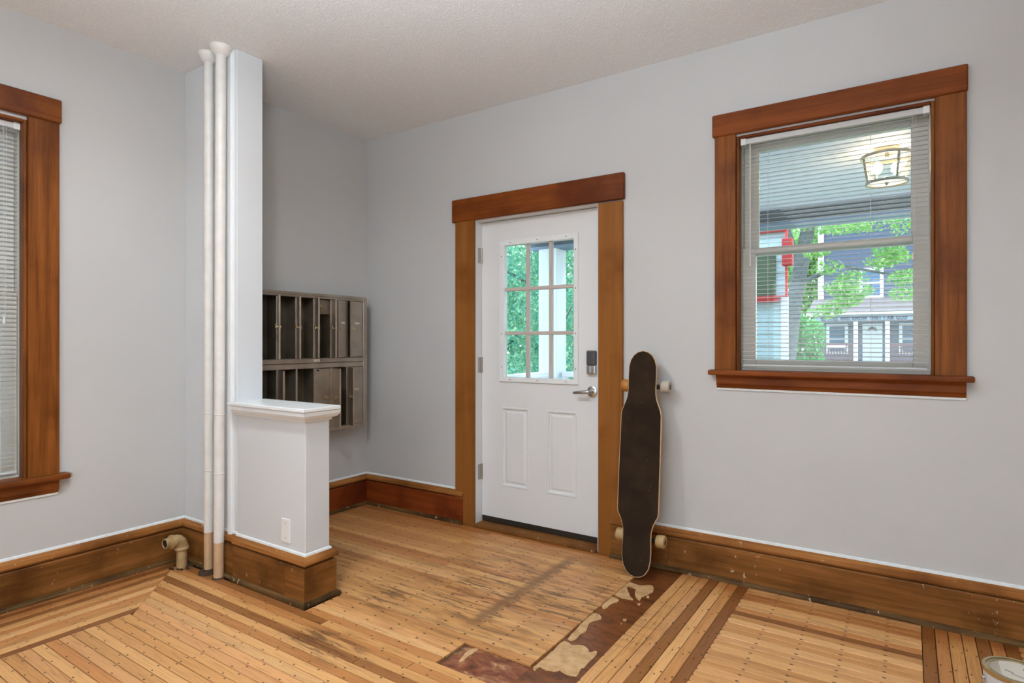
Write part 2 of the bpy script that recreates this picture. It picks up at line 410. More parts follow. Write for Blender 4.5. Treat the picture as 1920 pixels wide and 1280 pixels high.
def xrow(y, x0, x1, cols=None, skew=None, joint=None):
    """one row along X, cut into strips at random joints; skew = x of the start at y and y+P"""
    cuts = [x0]; 
    if joint is not None: cuts += joint
    elif x1-x0 > 2.2:
        c = x0+random.uniform(.5, 1.9)
        if c < x1-.35: cuts.append(c)
    cuts.append(x1)
    for i in range(len(cuts)-1):
        a, b = cuts[i]+(G if i else 0), cuts[i+1]-G
        p = [(a, y+G), (b, y+G), (b, y+P-G), (a, y+P-G)]
        if i == 0 and skew: p = [(skew[0], y+G), (b, y+G), (b, y+P-G), (skew[1], y+P-G)]
        board(p, M['bx'], (cols[min(i, len(cols)-1)] if cols else None))
mx = lambda y: -3.0-(y-1.34)*(.49/.45)                # the mitre line in the corner: x for a given y
XK = -1.215; XE = -1.015; YK0 = 1.775; YK1 = 1.965     # the stripped L: its left and right edge, front strip's near and far edge
PX = -2.335                                           # right face of the partition's foot
y = Y0-2*P; k = -2
spec = {14: DARK[0], 17: MID[0], 6: DARK[1], 4: MID[1]}
while y < YW-.02:
    y1 = min(y+P, YW)
    ym = y+P/2
    if y1 <= 1.34: xrow(y, XB, XE, None)
    elif y+P <= 1.80:
        c = None
        if abs(ym-1.60) < P*.52: c = [DARK[0]]
        elif abs(ym-1.70) < P*.52: c = [MID[1]]
        xrow(y, mx(ym), XE, c, skew=(max(mx(y+G), -3.48), max(mx(y+P-G), -3.48)))
    elif y+P*.5 < YK1 and y+P <= YK1+.02: xrow(y, PX, -1.533)
    elif ym < 1.99: xrow(y, PX, XK)
    else: xrow(y, -3.485, XK)
    y += P; k += 1
# left border along Y, mitred at the corner
xb = XB; i = 0
bc = [DARK[1], PALE[0], PALE[3], MID[0], PALE[2], MID[1], PALE[1], DARK[0], MID[2], DARK[0], MID[0]]
while xb > -3.47:
    xa = max(xb-P, -3.485); ya = 1.34+(-3.0-xa)*(.45/.49); yb = 1.34+(-3.0-xb)*(.45/.49)
    board([(xa+G, .2), (xb-G, .2), (xb-G, min(yb, 1.78)-.001), (xa+G, min(ya, 1.78)-.001)], M['by'], bc[i % len(bc)])
    xb -= P; i += 1
# band of strips along Y to the right of the stripped groove
bands = [PALE[0], PALE[3], MID[2], PALE[4], DARK[0], PALE[2], PALE[1], MID[1], DARK[1]]
x = XE
pb = (-.678-XE)/7
cc = [PALE[0], PALE[1], PALE[4], DARK[0], PALE[0], MID[2], DARK[1]]
for i in range(7):
    board([(x+G, .9), (x+pb-G, .9), (x+pb-G, YW-.02), (x+G, YW-.02)], M['by'], cc[i]); x += pb
# right field
y = 1.30
while y < YW-.03:
    xrow(y, -.678, .046, joint=[]); y += P
x = .046; cc = [DARK[1], MID[0], PALE[3], PALE[3], DARK[0], MID[0], DARK[1]]
for i in range(7):
    board([(x+G, 1.2), (x+P-G, 1.2), (x+P-G, YW-.02), (x+G, YW-.02)], M['by'], cc[i]); x += P
xr2 = x
y = 1.6
while y < YW-.03:
    xrow(y, xr2, xr2+.6, joint=[]); y += P
# the rest of the room, outside the picture, joined
bm = bmesh.new()
def strips(x0, x1, y0, y1):
    y = y0
    while y < y1-.001:
        box(bm, x0, x1, y+G, min(y+P, y1)-G, -.011, 0); y += P
yb_ = Y0-2*P
strips(XB, XE, YF, yb_); strips(-3.485, XB-G, YF, .2); strips(XE, -.678, YF, .9); strips(-.678, .046, YF, 1.30)
strips(.046, xr2, YF, 1.2); strips(xr2, xr2+.6, YF, 1.6); strips(xr2+.6, XR, YF, YW)
o = fin('floor_board_field', bm, M['bx'], fl); o.color = PALE[3]; tag(o, kind='stuff')
# bare grooves with dried filler
bx('bare_strip', M['sub'], fl, XK, XE, YK0, YW-.02, -.0113, -.0085)
bx('bare_strip', M['sub2'], fl, -1.532, XK, YK0, YK1, -.0113, -.0083)
def px2f(px, py, z=-.007):
    a = math.atan(744/1115); u = (px-960)/1115; v = (639.5-py)/1115; t = (z-1.25)/v
    return ((-math.sin(a)+u*math.cos(a))*t, (math.cos(a)+u*math.sin(a))*t)
def wob(pts, n=4, amp=.0025):
    out = []
    for i, p in enumerate(pts):
        q = pts[(i+1) % len(pts)]
        p0 = pts[i-1]; q1 = pts[(i+2) % len(pts)]
        for s in range(n):
            t = s/n
            h = lambda a, b, c, d: .5*((2*b)+(-a+c)*t+(2*a-5*b+4*c-d)*t*t+(-a+3*b-3*c+d)*t**3)
            out.append((h(p0[0], p[0], q[0], q1[0])+random.uniform(-amp, amp), h(p0[1], p[1], q[1], q1[1])+random.uniform(-amp, amp)))
    return out
FIL = [  # outlines of the dried filler, read off the floor, in crop units (600+x/3, 900+y/3)
 [(1650,632),(1700,590),(1722,560),(1760,578),(1800,590),(1868,590),(1872,625),(1850,640),(1810,655),(1795,675),(1770,640),(1775,612),(1745,600),(1730,598),(1738,640),(1762,672),(1720,664),(1680,655)],
 [(1585,715),(1610,670),(1640,655),(1680,668),(1672,685),(1640,695),(1608,720)],
 [(1395,890),(1440,840),(1490,785),(1540,748),(1575,758),(1578,780),(1540,790),(1510,810),(1495,850),(1460,870),(1440,895),(1412,902)],
 [(1210,1040),(1290,975),(1370,905),(1420,925),(1470,925),(1505,945),(1515,965),(1560,965),(1500,1040),(1470,1060),(1450,1095),(1425,1100),(1370,1085),(1350,1068),(1320,1075),(1270,1065),(1235,1050),(1210,1070),(1200,1060)],
 [(780,1015),(830,960),(870,945),(892,950),(860,970),(820,1000),(800,1018)],
 [(1705,780),(1722,778),(1722,788),(1708,792)], [(1835,655),(1850,650),(1848,662)], [(1785,695),(1800,690),(1798,702)], [(1690,805),(1698,800),(1698,808)],
]
for q in FIL:
    p = wob([px2f(600+x/3., 900+y/3.) for x, y in q])
    bm = bmesh.new(); poly(bm, p, -.0086, -.0065 + random.uniform(0, .001)); fin('filler_patch', bm, M['filler'], fl)

# ------------------------------------------------------------------ partition (column + half wall)
XC = -2.971; YP0, YP1 = 1.818, 1.962; XH = -2.386; HZ = .905
pt = setting('wall_partition', (XH-.5, 1.89, 0), 'white pipe column and half wall dividing the entry niche')
bx('column', M['white'], pt, XL, XC, YP0, YP1+.008, 0, HC, bev=.003)
bx('half_wall', M['white'], pt, -2.995+.045, XH, YP0-.012, YP1-.014, 0, HZ, bev=.004, seg=2)
# rounded vertical cover strip beside the pipes
bm = bmesh.new()
ring = [(-3.036, YP0), (-3.036, YP0-.012), (-3.030, YP0-.018), (-3.003, YP0-.018), (-2.994, YP0-.012), (-2.994, YP0)]
poly(bm, ring, .2, HC-.001)
fin('cover_strip', bm, M['trimwhite'], pt)
# cap board and crown moulding
bx('cap_board', M['trimwhite'], pt, -2.972, XH+.042, YP0-.055, YP1+.022, .915, .934, bev=.004, seg=2)
cp = [(0, 0), (.006, 0), (.009, .012), (.026, .018), (.036, .032), (.038, .05), (0, .05)]
def crown(nm, a, b, n, mt):
    pr(nm, M['trimwhite'], pt, [(d, z+.864) for d, z in cp], a, b, n, mitre=mt)
yb2 = YP0-.012; yf2 = YP1-.014
crown('crown_moulding', (-2.95, yb2, 0), (XH, yb2, 0), (0, -1, 0), (0, 1))
crown('crown_moulding', (XH, yb2, 0), (XH, yf2, 0), (1, 0, 0), (-1, 1))
crown('crown_moulding', (XH, yf2, 0), (-2.95, yf2, 0), (0, 1, 0), (-1, 0))
# blank outlet cover
cvr = thing('outlet_cover', 'small white blank outlet cover on the half wall near the baseboard', 'outlet cover', (-2.53, yb2, .33))
bx('cover_plate', M['plate'], cvr, -2.565, -2.497, yb2-.006, yb2, .270, .385, bev=.002)
for z in (.292, .363):
    tb('screw', M['hinge'], cvr, [(-2.531, yb2-.0075, z), (-2.531, yb2-.004, z)], .003, 8)

# ------------------------------------------------------------------ baseboards
BP = [(0, 0), (.0235, 0), (.0235, .172), (.019, .178), (.011, .180), (0, .180)]
CP = [(0, .180), (.009, .180), (.009, .186), (.029, .191), (.032, .198), (.031, .206), (.029, .214), (.018, .222), (.010, .228), (0, .228)]
SP = [(.0235, 0), (.041, 0), (.040, .009), (.036, .016), (.029, .021), (.0235, .022)]
KP = [(0, .228), (.008, .228), (.006, .237), (0, .241)]
def baseboard(name, segs, mats, label, shoe=True):
    """segs: (a, b, n, mitre, joints)"""
    r = setting(name, (segs[0][0][0], segs[0][0][1], 0), label)
    for a, b, n, mt, cuts in segs:
        ax = 'x' if abs(n[1]) > .5 else 'y'; A = Vector(a); B = Vector(b); L = (B-A).length; d = (B-A).normalized()
        cs = [0]+cuts+[L]
        for i in range(len(cs)-1):
            m = (mt[0] if i == 0 else 0, mt[1] if i == len(cs)-2 else 0)
            g0 = .0012 if i else 0
            pr('base_board', M[mats[0]+ax], r, BP, A+d*(cs[i]+g0), A+d*cs[i+1], n, m)
        pr('cap_moulding', M[mats[1]+ax], r, CP, A, B, n, mt)
        if shoe: pr('shoe_moulding', M['shoe'+ax], r, SP, A, B, n, mt)
        pr('caulk_line', M['caulk'], r, KP, A, B, n, mt)
    return r
M['rredx'] = M['basered']; M['rredy'] = M['baseredy']
baseboard('baseboard_left', [((XL, YF, 0), (XL, YP0, 0), (1, 0, 0), (0, -1), [2.2]),
                             ], ('base', 'cap'), 'worn brown wooden baseboard below the left window')
baseboard('baseboard_partition', [((XL, YP0, 0), (-2.95, YP0, 0), (0, -1, 0), (1, 0), []),
                                  ((-2.95, yb2, 0), (XH, yb2, 0), (0, -1, 0), (0, 1), [.435]),
                                  ((XH, yb2, 0), (XH, yf2, 0), (1, 0, 0), (-1, 1), []),
                                  ((XH, yf2, 0), (XC, yf2, 0), (0, 1, 0), (-1, 0), [])],
          ('base', 'cap'), 'paint-splashed wooden baseboard wrapping the foot of the half wall')
baseboard('baseboard_niche', [((XL, YP1+.008, 0), (XL, YW, 0), (1, 0, 0), (0, -1), [])], ('rred', 'cap'),
          'reddish wooden baseboard below the mailboxes')
baseboard('baseboard_back', [((XL, YW, 0), (-2.536, YW, 0), (0, -1, 0), (1, 0), [])], ('rred', 'cap'),
          'reddish wooden baseboard between niche corner and door')
baseboard('baseboard_right', [((-1.443, YW, 0), (XR, YW, 0), (0, -1, 0), (0, 0), [.34])], ('base', 'cap'),
          'long worn brown baseboard under the right window')

# ------------------------------------------------------------------ door
dr = setting('door_1', (-1.99, YW+.09, 0), 'white panelled entry door with nine small panes in a stained wood casing')
YD = YW+.07
c0 = YW-.02
# casing
bx('side_casing', M['doorcase'], dr, -2.606, -2.442, c0, YW, 0, 2.072, bev=.003)
bx('side_casing', M['doorcase'], dr, -1.524, -1.370, c0, YW, 0, 2.062, bev=.003)
bm = bmesh.new(); box(bm, -2.632, -1.360, YW-.027, YW, 2.070, 2.224, bev=.005)
fin('head_casing', bm, M['caseh'], dr)
# jambs with stop
for x0, x1 in ((-2.449, -2.442), (-1.536, -1.527)):
    bx('jamb', M['door'], dr, x0, x1, YW, YW+T, 0, 2.072)
bx('jamb', M['door'], dr, -2.442, -1.536, YW, YW+T, 2.064, 2.0715)
# slab with a lite cut-out and two embossed panels
bm = bmesh.new()
DX0, DX1, DZ0, DZ1 = -2.440, -1.538, .062, 2.060
gx0, gx1, gz0, gz1 = -2.262, -1.718, 1.003, 1.900
pans = [(-2.276, -2.061, .280, .813), (-1.924, -1.707, .287, .813)]
xs = sorted({DX0, DX1, gx0, gx1, *[v for p in pans for v in p[:2]]}); zs = sorted({DZ0, DZ1, gz0, gz1, .280, .813})
pans = [(p[0], p[1], .280, .813) for p in pans]
def quad(a, b, c, d): bm.faces.new([bm.verts.new(v) for v in (a, b, c, d)])
for i in range(len(xs)-1):
    for j in range(len(zs)-1):
        cx, cz = (xs[i]+xs[i+1])/2, (zs[j]+zs[j+1])/2
        if gx0 < cx < gx1 and gz0 < cz < gz1: continue
        inp = any(p[0] < cx < p[1] and p[2] < cz < p[3] for p in pans)
        for yy in ((YD+.044,) if inp else (YD, YD+.044)):
            quad((xs[i], yy, zs[j]), (xs[i+1], yy, zs[j]), (xs[i+1], yy, zs[j+1]), (xs[i], yy, zs[j+1]))
for (a, b, c, d) in ((DX0, DX1, DZ0, DZ1), (gx0, gx1, gz0, gz1)):
    for p, q in (((a, c), (b, c)), ((b, c), (b, d)), ((b, d), (a, d)), ((a, d), (a, c))):
        quad((p[0], YD, p[1]), (q[0], YD, q[1]), (q[0], YD+.044, q[1]), (p[0], YD+.044, p[1]))
for a, b, c, d in pans:
    steps = [(0, 0), (.004, -.004), (.012, -.003), (.018, .009), (.026, .009), (.040, .001), (.044, .001)]
    for (i0, e0), (i1, e1) in zip(steps, steps[1:]):
        o0 = [(a+i0, c+i0), (b-i0, c+i0), (b-i0, d-i0), (a+i0, d-i0)]; o1 = [(a+i1, c+i1), (b-i1, c+i1), (b-i1, d-i1), (a+i1, d-i1)]
        for s in range(4):
            r_ = (s+1) % 4
            quad((o0[s][0], YD+e0, o0[s][1]), (o0[r_][0], YD+e0, o0[r_][1]), (o1[r_][0], YD+e1, o1[r_][1]), (o1[s][0], YD+e1, o1[s][1]))
    e = .001; i1 = .044
    quad((a+i1, YD+e, c+i1), (b-i1, YD+e, c+i1), (b-i1, YD+e, d-i1), (a+i1, YD+e, d-i1))
bmesh.ops.remove_doubles(bm, verts=bm.verts, dist=1e-5)
slab = fin('door_slab', bm, M['door'], dr)
# lite frame, muntins, panes
LF = (-2.288, -1.697, .982, 1.923); GF = (-2.250, -1.728, 1.013, 1.888)
lf = fin('lite_frame', (lambda b: (box(b, LF[0], GF[0], YD-.012, YD+.03, LF[2], LF[3], bev=.003), box(b, GF[1], LF[1], YD-.012, YD+.03, LF[2], LF[3], bev=.003),
         box(b, GF[0]-.003, GF[1]+.003, YD-.012, YD+.03, LF[2], GF[2], bev=.003), box(b, GF[0]-.003, GF[1]+.003, YD-.012, YD+.03, GF[3], LF[3], bev=.003), b)[-1])(bmesh.new()), M['trimwhite'], dr)
cols = [GF[0]+(GF[1]-GF[0])*k/3 for k in range(4)]; rws = [GF[2]+(GF[3]-GF[2])*k/3 for k in range(4)]
M['muntin'] = plain('muntin_taupe', srgb(196, 184, 176), .45, var=.03)
for x in cols[1:3]: bx('muntin', M['muntin'], lf, x-.0115, x+.0115, YD+.004, YD+.030, GF[2], GF[3], bev=.003)
for z in rws[1:3]: bx('muntin', M['muntin'], lf, GF[0], GF[1], YD+.002, YD+.032, z-.0115, z+.0115, bev=.003)
for i in range(3):
    for j in range(3):
        bx('pane', M['glass'], lf, cols[i], cols[i+1], YD+.016, YD+.020, rws[j], rws[j+1])
for sx_, sz in [(-2.2, 1.906), (-1.99, 1.906), (-1.78, 1.906), (-2.2, .998), (-1.99, .998), (-1.78, .998), (-2.268, 1.82), (-2.268, 1.3), (-2.268, 1.08), (-1.712, 1.82), (-1.712, 1.58), (-1.712, 1.3), (-1.712, 1.08)]:
    tb('screw', M['rubber'], lf, [(sx_, YD-.0135, sz), (sx_, YD-.011, sz)], .0035, 8)
# hinges
for z in (1.837, 1.09, .36):
    bm = bmesh.new(); box(bm, -2.4425, -2.4405, YD-.045, YD, z-.052, z+.052)
    tube(bm, [(-2.438, YD-.005, z-.053), (-2.438, YD-.005, z+.053)], .006, 10); fin('hinge', bm, M['hinge'], dr)
# threshold and sweep
bx('door_sweep', M['rubber'], dr, DX0, DX1, YD+.002, YD+.04, .024, .0615)
bx('threshold', M['basex'], dr, -2.441, -1.537, YW-.028, YW+T, .0005, .022, bev=.006, seg=2)
# deadbolt keypad housing
db = bx('deadbolt', M['darkplastic'], dr, -1.632, -1.572, YD-.03, YD, 1.105, 1.195, bev=.008, seg=3)
bx('deadbolt_housing', M['chrome'], db, -1.632, -1.572, YD-.027, YD, 1.050, 1.106, bev=.007, seg=3)
bx('thumb_turn', M['chrome'], db, -1.610, -1.594, YD-.045, YD-.026, 1.062, 1.100, bev=.004, seg=2)
# lever
lv = bmesh.new(); tube(lv, [(-1.602, YD, .945), (-1.602, YD-.010, .945), (-1.602, YD-.014, .945)], [.033, .033, .026], 28)
lv = fin('lever_rose', lv, M['chrome'], dr, smooth=True); autosmooth(lv)
tb('lever_handle', M['chrome'], lv, [(-1.602, YD-.012, .945), (-1.602, YD-.046, .945), (-1.606, YD-.054, .945), (-1.622, YD-.058, .944), (-1.66, YD-.058, .941), (-1.695, YD-.056, .938), (-1.706, YD-.054, .937)],
   [.013, .012, .013, .0125, .010, .009, .007], 14)

# ------------------------------------------------------------------ windows
def window(name, P_, n_, o0, o1, z0, z1, hd, label, outer, headout, vert, hor, stool):
    """P_(u, d, z) -> world point; u along the wall, d outwards from the room face"""
    r = setting(name, P_((o0+o1)/2, 0, z0), label)
    def B(nm, m, u0, u1, d0, d1, za, zb, bev=0, par=r, seg=1):
        p, q = P_(u0, d0, za), P_(u1, d1, zb)
        return bx(nm, m, par, min(p[0], q[0]), max(p[0], q[0]), min(p[1], q[1]), max(p[1], q[1]), min(za, zb), max(za, zb), bev=bev, seg=seg)
    B('side_casing', M[vert], outer[0], o0-.002, -.022, 0, z0-.003, hd, .003)
    B('side_casing', M[vert], o1+.002, outer[1], -.022, 0, z0-.003, hd, .003)
    B('head_casing', M[hor], headout[0], headout[1], -.028, 0, hd, hd+.115, .005)
    # stops / bead inside the opening
    for a, b in ((o0-.002, o0+.012), (o1-.012, o1+.002)):
        B('stop_bead', M[vert], a, b, -.008, .05, z0, z1, .004, seg=2)
        B('jamb', M['vinyl'], a+.001, b-.001, .05, T-.01, z0, z1)
    B('stop_bead', M[hor], o0+.012, o1-.012, -.004, .05, z1-.012, z1+.002, .004, seg=2)
    B('jamb', M['vinyl'], o0+.012, o1-.012, .05, T-.01, z1-.011, z1)
    B('stool', M[hor], stool[0], stool[1], -.062, .055, z0-.024, z0+.002, .007, seg=3)
    B('sill', M['vinyl'], o0+.013, o1-.013, .056, T+.02, z0-.02, z0+.012)
    # apron with moulded bottom
    pf = [(0, -.092), (.010, -.092), (.014, -.078), (.020, -.070), (.020, -.040), (.026, -.034), (.030, -.024), (0, -.024)]
    a, b = Vector(P_(outer[0]+.008, 0, z0)), Vector(P_(outer[1]-.002, 0, z0)); nn = Vector(P_(0, -1, 0))-Vector(P_(0, 0, 0))
    pr('apron', M[hor], r, pf, a, b, nn)
    pr('caulk_line', M['caulk'], r, [(0, -.104), (.007, -.103), (.008, -.093), (0, -.092)], a, b, nn)
    # sashes
    mid = (z0+z1)/2
    def sash(nm, za, zb, d, st, top, bot):
        s = B(nm, M['vinyl'], o0+.013, o0+.013+st, d, d+.03, za, zb, .003)
        for u0, u1, ca, cb in ((o1-.013-st, o1-.013, za, zb), (o0+.013+st, o1-.013-st, za, za+bot), (o0+.013+st, o1-.013-st, zb-top, zb)):
            B('sash_rail', M['vinyl'], u0, u1, d, d+.03, ca, cb, .003, s)
        B('pane', M['glass'], o0+.013+st, o1-.013-st, d+.012, d+.016, za+bot, zb-top, 0, s)
        return s
    sash('lower_sash', z0+.012, mid+.03, .072, .064, .028, .040)
    sash('upper_sash', mid-.005, z1-.012, .108, .072, .05, .035)
    return r
PB = lambda u, d, z: (u, YW+d, z)
PL = lambda u, d, z: (XL-d, u, z)
window('window_1', PB, None, WO[0], WO[1], WO[2], WO[3], 2.322, 'double-hung white window with stained wood casing right of the door',
       (-.850, .207), (-.862, .211), 'case', 'caseh', (-.876, .232))
window('window_2', PL, None, LO[0], LO[1], LO[2], LO[3], 2.322, 'double-hung window with stained wood casing at the left edge',
       (.107, 1.200), (.100, 1.208), 'case', 'casey', (.075, 1.234))
clip = [c for c in COL.objects if c.name == 'window_2'][0]
bx('corner_clip', M['hinge'], clip, XL, XL+.045, 1.234, 1.246, .578, .600, bev=.003)

def blind(P_, u0, u1, z0, z1, label, d=.030, tilt=9., wand_side=1):
    t = thing('window_blind', label, 'window blind', P_((u0+u1)/2, d, z1), 'white mini blinds')
    base = worldloc(t)
    def B(nm, m, a, b, da, db_, za, zb, bev=0, par=t):
        p, q = P_(a, da, za), P_(b, db_, zb)
        return bx(nm, m, par, min(p[0], q[0]), max(p[0], q[0]), min(p[1], q[1]), max(p[1], q[1]), za, zb, bev=bev)
    hr = B('headrail', M['slat'], u0, u1, d-.015, d+.013, z1-.028, z1, .002)
    for a, b in ((u0-.003, u0+.022), (u1-.022, u1+.003)): B('end_bracket', M['trimwhite'], a, b, d-.019, d+.015, z1-.031, z1+.002, .001, hr)
    B('bottom_rail', M['slat'], u0+.006, u1-.006, d-.011, d+.011, z0, z0+.010, .002)
    # one slat mesh shared by all
    bm = bmesh.new(); wd = .0112; th = .0006; n = 6; ca, sa = math.cos(R(tilt)), math.sin(R(tilt)); rows = []
    for e in (u0+.004, u1-.004):
        rr = []
        for k in range(n+1):
            s = -1+2*k/n; dd = s*wd; zz = (1-s*s)*.0018
            rr.append((dd*ca, dd*sa+zz))
        top = [bm.verts.new(Vector(P_(e, d+a, b+th))-Vector((base.x, base.y, 0))) for a, b in rr]
        bot = [bm.verts.new(Vector(P_(e, d+a, b))-Vector((base.x, base.y, 0))) for a, b in rr]
        rows.append((top, bot))
    for k in range(n):
        for q in (0, 1): bm.faces.new((rows[0][q][k], rows[0][q][k+1], rows[1][q][k+1], rows[1][q][k]))
    for k in (0, n): bm.faces.new((rows[0][0][k], rows[1][0][k], rows[1][1][k], rows[0][1][k]))
    bmesh.ops.recalc_face_normals(bm, faces=bm.faces)
    me = bpy.data.meshes.new('slat'); bm.to_mesh(me); bm.free()
    for p_ in me.polygons: p_.use_smooth = True
    z = z1-.040; cnt = 0
    while z > z0+.018:
        o = link('slat', me, M['slat'], t); o.location = (0, 0, z-base.z+random.uniform(-.0006, .0006)); z -= .0212; cnt += 1
    for f in (.16, .72):
        u = u0+(u1-u0)*f
        bm = bmesh.new()
        for dd in (-.0128, .0128):
            p, q = P_(u-.0005, d+dd-.0004, z0), P_(u+.0005, d+dd+.0004, z1-.028)
            box(bm, min(p[0], q[0]), max(p[0], q[0]), min(p[1], q[1]), max(p[1], q[1]), z0, z1-.028)
        fin('ladder_cord', bm, M['slat'], t)
    # lift cords with tassel, tilt wand
    uc = u1-.055 if wand_side > 0 else u0+.055; uw = u0+.045 if wand_side > 0 else u1-.045
    zc = z1-(z1-z0)*.56
    bm = bmesh.new()
    for dx in (-.006, .006): tube(bm, [P_(uc+dx, d-.019, z1-.03), P_(uc+dx*.4, d-.019, zc)], .0009, 6)
    fin('lift_cord', bm, M['slat'], t)
    tb('cord_tassel', M['vinyl'], t, [P_(uc-.004, d-.019, zc+.01), P_(uc-.004, d-.019, zc-.02)], [.003, .007], 10)
    tb('tilt_wand', M['glasswand'], t, [P_(uw, d-.020, z1-.035), P_(uw, d-.020, z1-.66)], .0035, 6)
    return t
M['glasswand'] = plain('clear_wand', srgb(214, 216, 214), .15, var=.02)
blind(PB, WO[0]+.018, WO[1]-.018, 1.122, 2.298, 'white horizontal mini blind with open slats in the window right of the door')
blind(PL, LO[0]+.016, LO[1]-.016, .622, 2.290, 'white horizontal mini blind in the window at the left edge', d=.048, tilt=-12)

# ------------------------------------------------------------------ mailboxes
def m_mail(name, a, b, rough=.38, metal=.75):
    t = NT(name); c = t.coord(); n = t.noise(t.mapping(c, (3, 3, 90)), 2, 3); n2 = t.noise(c, 7, 4)
    col = t.mix(t.step(n2, .35, .7), a, b); col = t.mix(t.math('MULTIPLY', n, .3), col, srgb(120, 108, 96))
    return t.done(col, rough, metal)
M['mail'] = m_mail('brushed_aluminium', srgb(190, 178, 164), srgb(172, 158, 142))
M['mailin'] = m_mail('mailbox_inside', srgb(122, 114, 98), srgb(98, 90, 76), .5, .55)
M['brass'] = plain('lock_brass', srgb(206, 184, 140), .3, .9)
M['tape'] = plain('name_tape', srgb(222, 214, 196), .6)
XF = -3.385
mb = thing('mailbox_bank', 'brushed metal bank of fourteen apartment mailboxes with hanging doors in the niche', 'mailboxes', (XL, 2.57, 1.10))
HP = .143; RB = [3.066-HP*k for k in range(8)]
ymin, ymax = RB[7]-.03, 3.100
rowz = [(1.136, 1.545), (.649, 1.066)]
bm = bmesh.new()                                        # housing: shell, back, shelf, dividers
box(bm, XL, XF-.004, ymin, ymin+.004, .622, 1.575); box(bm, XL, XF-.004, ymax-.004, ymax, .622, 1.575)
box(bm, XL, XF-.004, ymin, ymax, 1.571, 1.575); box(bm, XL, XF-.004, ymin, ymax, .622, .626); box(bm, XL, XL+.003, ymin, ymax, .622, 1.575)
for za, zb in rowz:
    box(bm, XL, XF-.004, ymin, ymax, za-.003, za); box(bm, XL, XF-.004, ymin, ymax, zb, zb+.003)
    for yk in RB: box(bm, XL, XF-.002, yk-.0015, yk+.0015, za, zb)
fin('housing', bm, M['mailin'], mb)
bm = bmesh.new()                                        # face frame
box(bm, XF-.008, XF+.008, ymin-.006, ymax+.004, 1.545, 1.560, bev=.002); box(bm, XF-.010, XF+.004, ymin-.006, ymax+.004, 1.560, 1.580, bev=.003)
box(bm, XF-.008, XF+.006, ymin-.006, ymax+.004, .618, .649, bev=.003)
box(bm, XF-.008, XF+.008, ymin-.006, ymax+.004, 1.103, 1.136, bev=.003); box(bm, XF-.008, XF+.005, ymin-.006, ymax+.004, 1.066, 1.101, bev=.002)
box(bm, XF-.008, XF+.007, RB[0]+.002, ymax+.004, .62, 1.575, bev=.002); box(bm, XF-.008, XF+.007, ymin-.006, RB[7]-.002, .62, 1.575, bev=.002)
fin('face_frame', bm, M['mail'], mb)
for za, zb in rowz:
    for yk in RB[1:7]: bx('divider_strip', M['mail'], mb, XF-.006, XF, yk-.006, yk+.006, za, zb)
bx('number_tag', M['tape'], mb, XF+.008, XF+.0085, 2.625, 2.675, 1.110, 1.130)
def mdoor(row, k, ang, tape=False, lockz=.5, lock='brass'):
    """door hinged on its right (far) side; ang 0 closed, 90 standing straight out"""
    za, zb = rowz[row]; yh = RB[k]-.004; wd = HP-.010
    ca, sa = math.cos(R(ang)), math.sin(R(ang))
    def Q(s, e):      # s along the door from the hinge, e outwards from its outer face
        return (XF+.002+s*sa+e*ca, yh-s*ca+e*sa)
    def plate(nm, m, par, s0, s1, e0, e1, z0, z1):
        b = bmesh.new(); poly(b, [Q(s0, e0), Q(s1, e0), Q(s1, e1), Q(s0, e1)], z0, z1); return fin(nm, b, m, par)
    b = bmesh.new()
    poly(b, [Q(0, 0), Q(wd, 0), Q(wd, .0025), Q(0, .0025)], za+.003, zb-.003)
    for s0, s1 in ((0, .004), (wd-.003, wd)): poly(b, [Q(s0, -.008), Q(s1, -.008), Q(s1, .0), Q(s0, .0)], za+.003, zb-.003)
    d = fin('mailbox_door', b, M['mail'], mb)
    zl = za+(zb-za)*lockz
    c = Q(wd-.030, .0025); c2 = Q(wd-.030, .010); ci = Q(wd-.030, -.022)
    tb('lock', M[lock], d, [(c[0], c[1], zl), (c2[0], c2[1], zl)], .009, 14)
    tb('lock_cam', M['brass'], d, [(Q(wd-.03, 0)[0], Q(wd-.03, 0)[1], zl), (ci[0], ci[1], zl)], .008, 12)
    b = bmesh.new(); poly(b, [Q(wd-.040, -.024), Q(wd-.020, -.024), Q(wd-.020, -.020), Q(wd-.040, -.020)], zl-.006, zl+.022); fin('lock_tongue', b, M['brass'], d)
    if tape: plate('name_tape', M['tape'], d, .035, .090, .0025, .003, zl+.035, zl+.050)
    return d
for row, k, ang, tape in [(0, 0, 11, True), (0, 1, 22, True), (0, 2, 66, False), (0, 3, 66, False), (0, 4, 65, False), (0, 5, 62, False), (0, 6, 62, False),
                          (1, 0, 2, True), (1, 1, 70, False), (1, 2, 79, False), (1, 5, 73, False), (1, 6, 60, False)]:
    mdoor(row, k, ang, tape)
# fixed inner plates of the third compartment
bx('lock_plate', M['mail'], mb, XF-.020, XF-.016, RB[3]+.004, RB[2]-.004, 1.44, 1.540)
lp = bx('lock_plate', M['mail'], mb, XF-.006, XF-.001, RB[3]+.004, RB[2]-.004, .652, 1.062)
tb('lock', M['brass'], lp, [(XF-.002, 2.735, .86), (XF+.012, 2.735, .86)], .012, 16)
bx('slot', M['gap'], lp, XF-.001, XF+.0003, 2.655, 2.675, 1.045, 1.055)
tb('lock', M['brass'], mb, [(XF-.017, 2.70, 1.49), (XF-.004, 2.70, 1.49)], .012, 16)

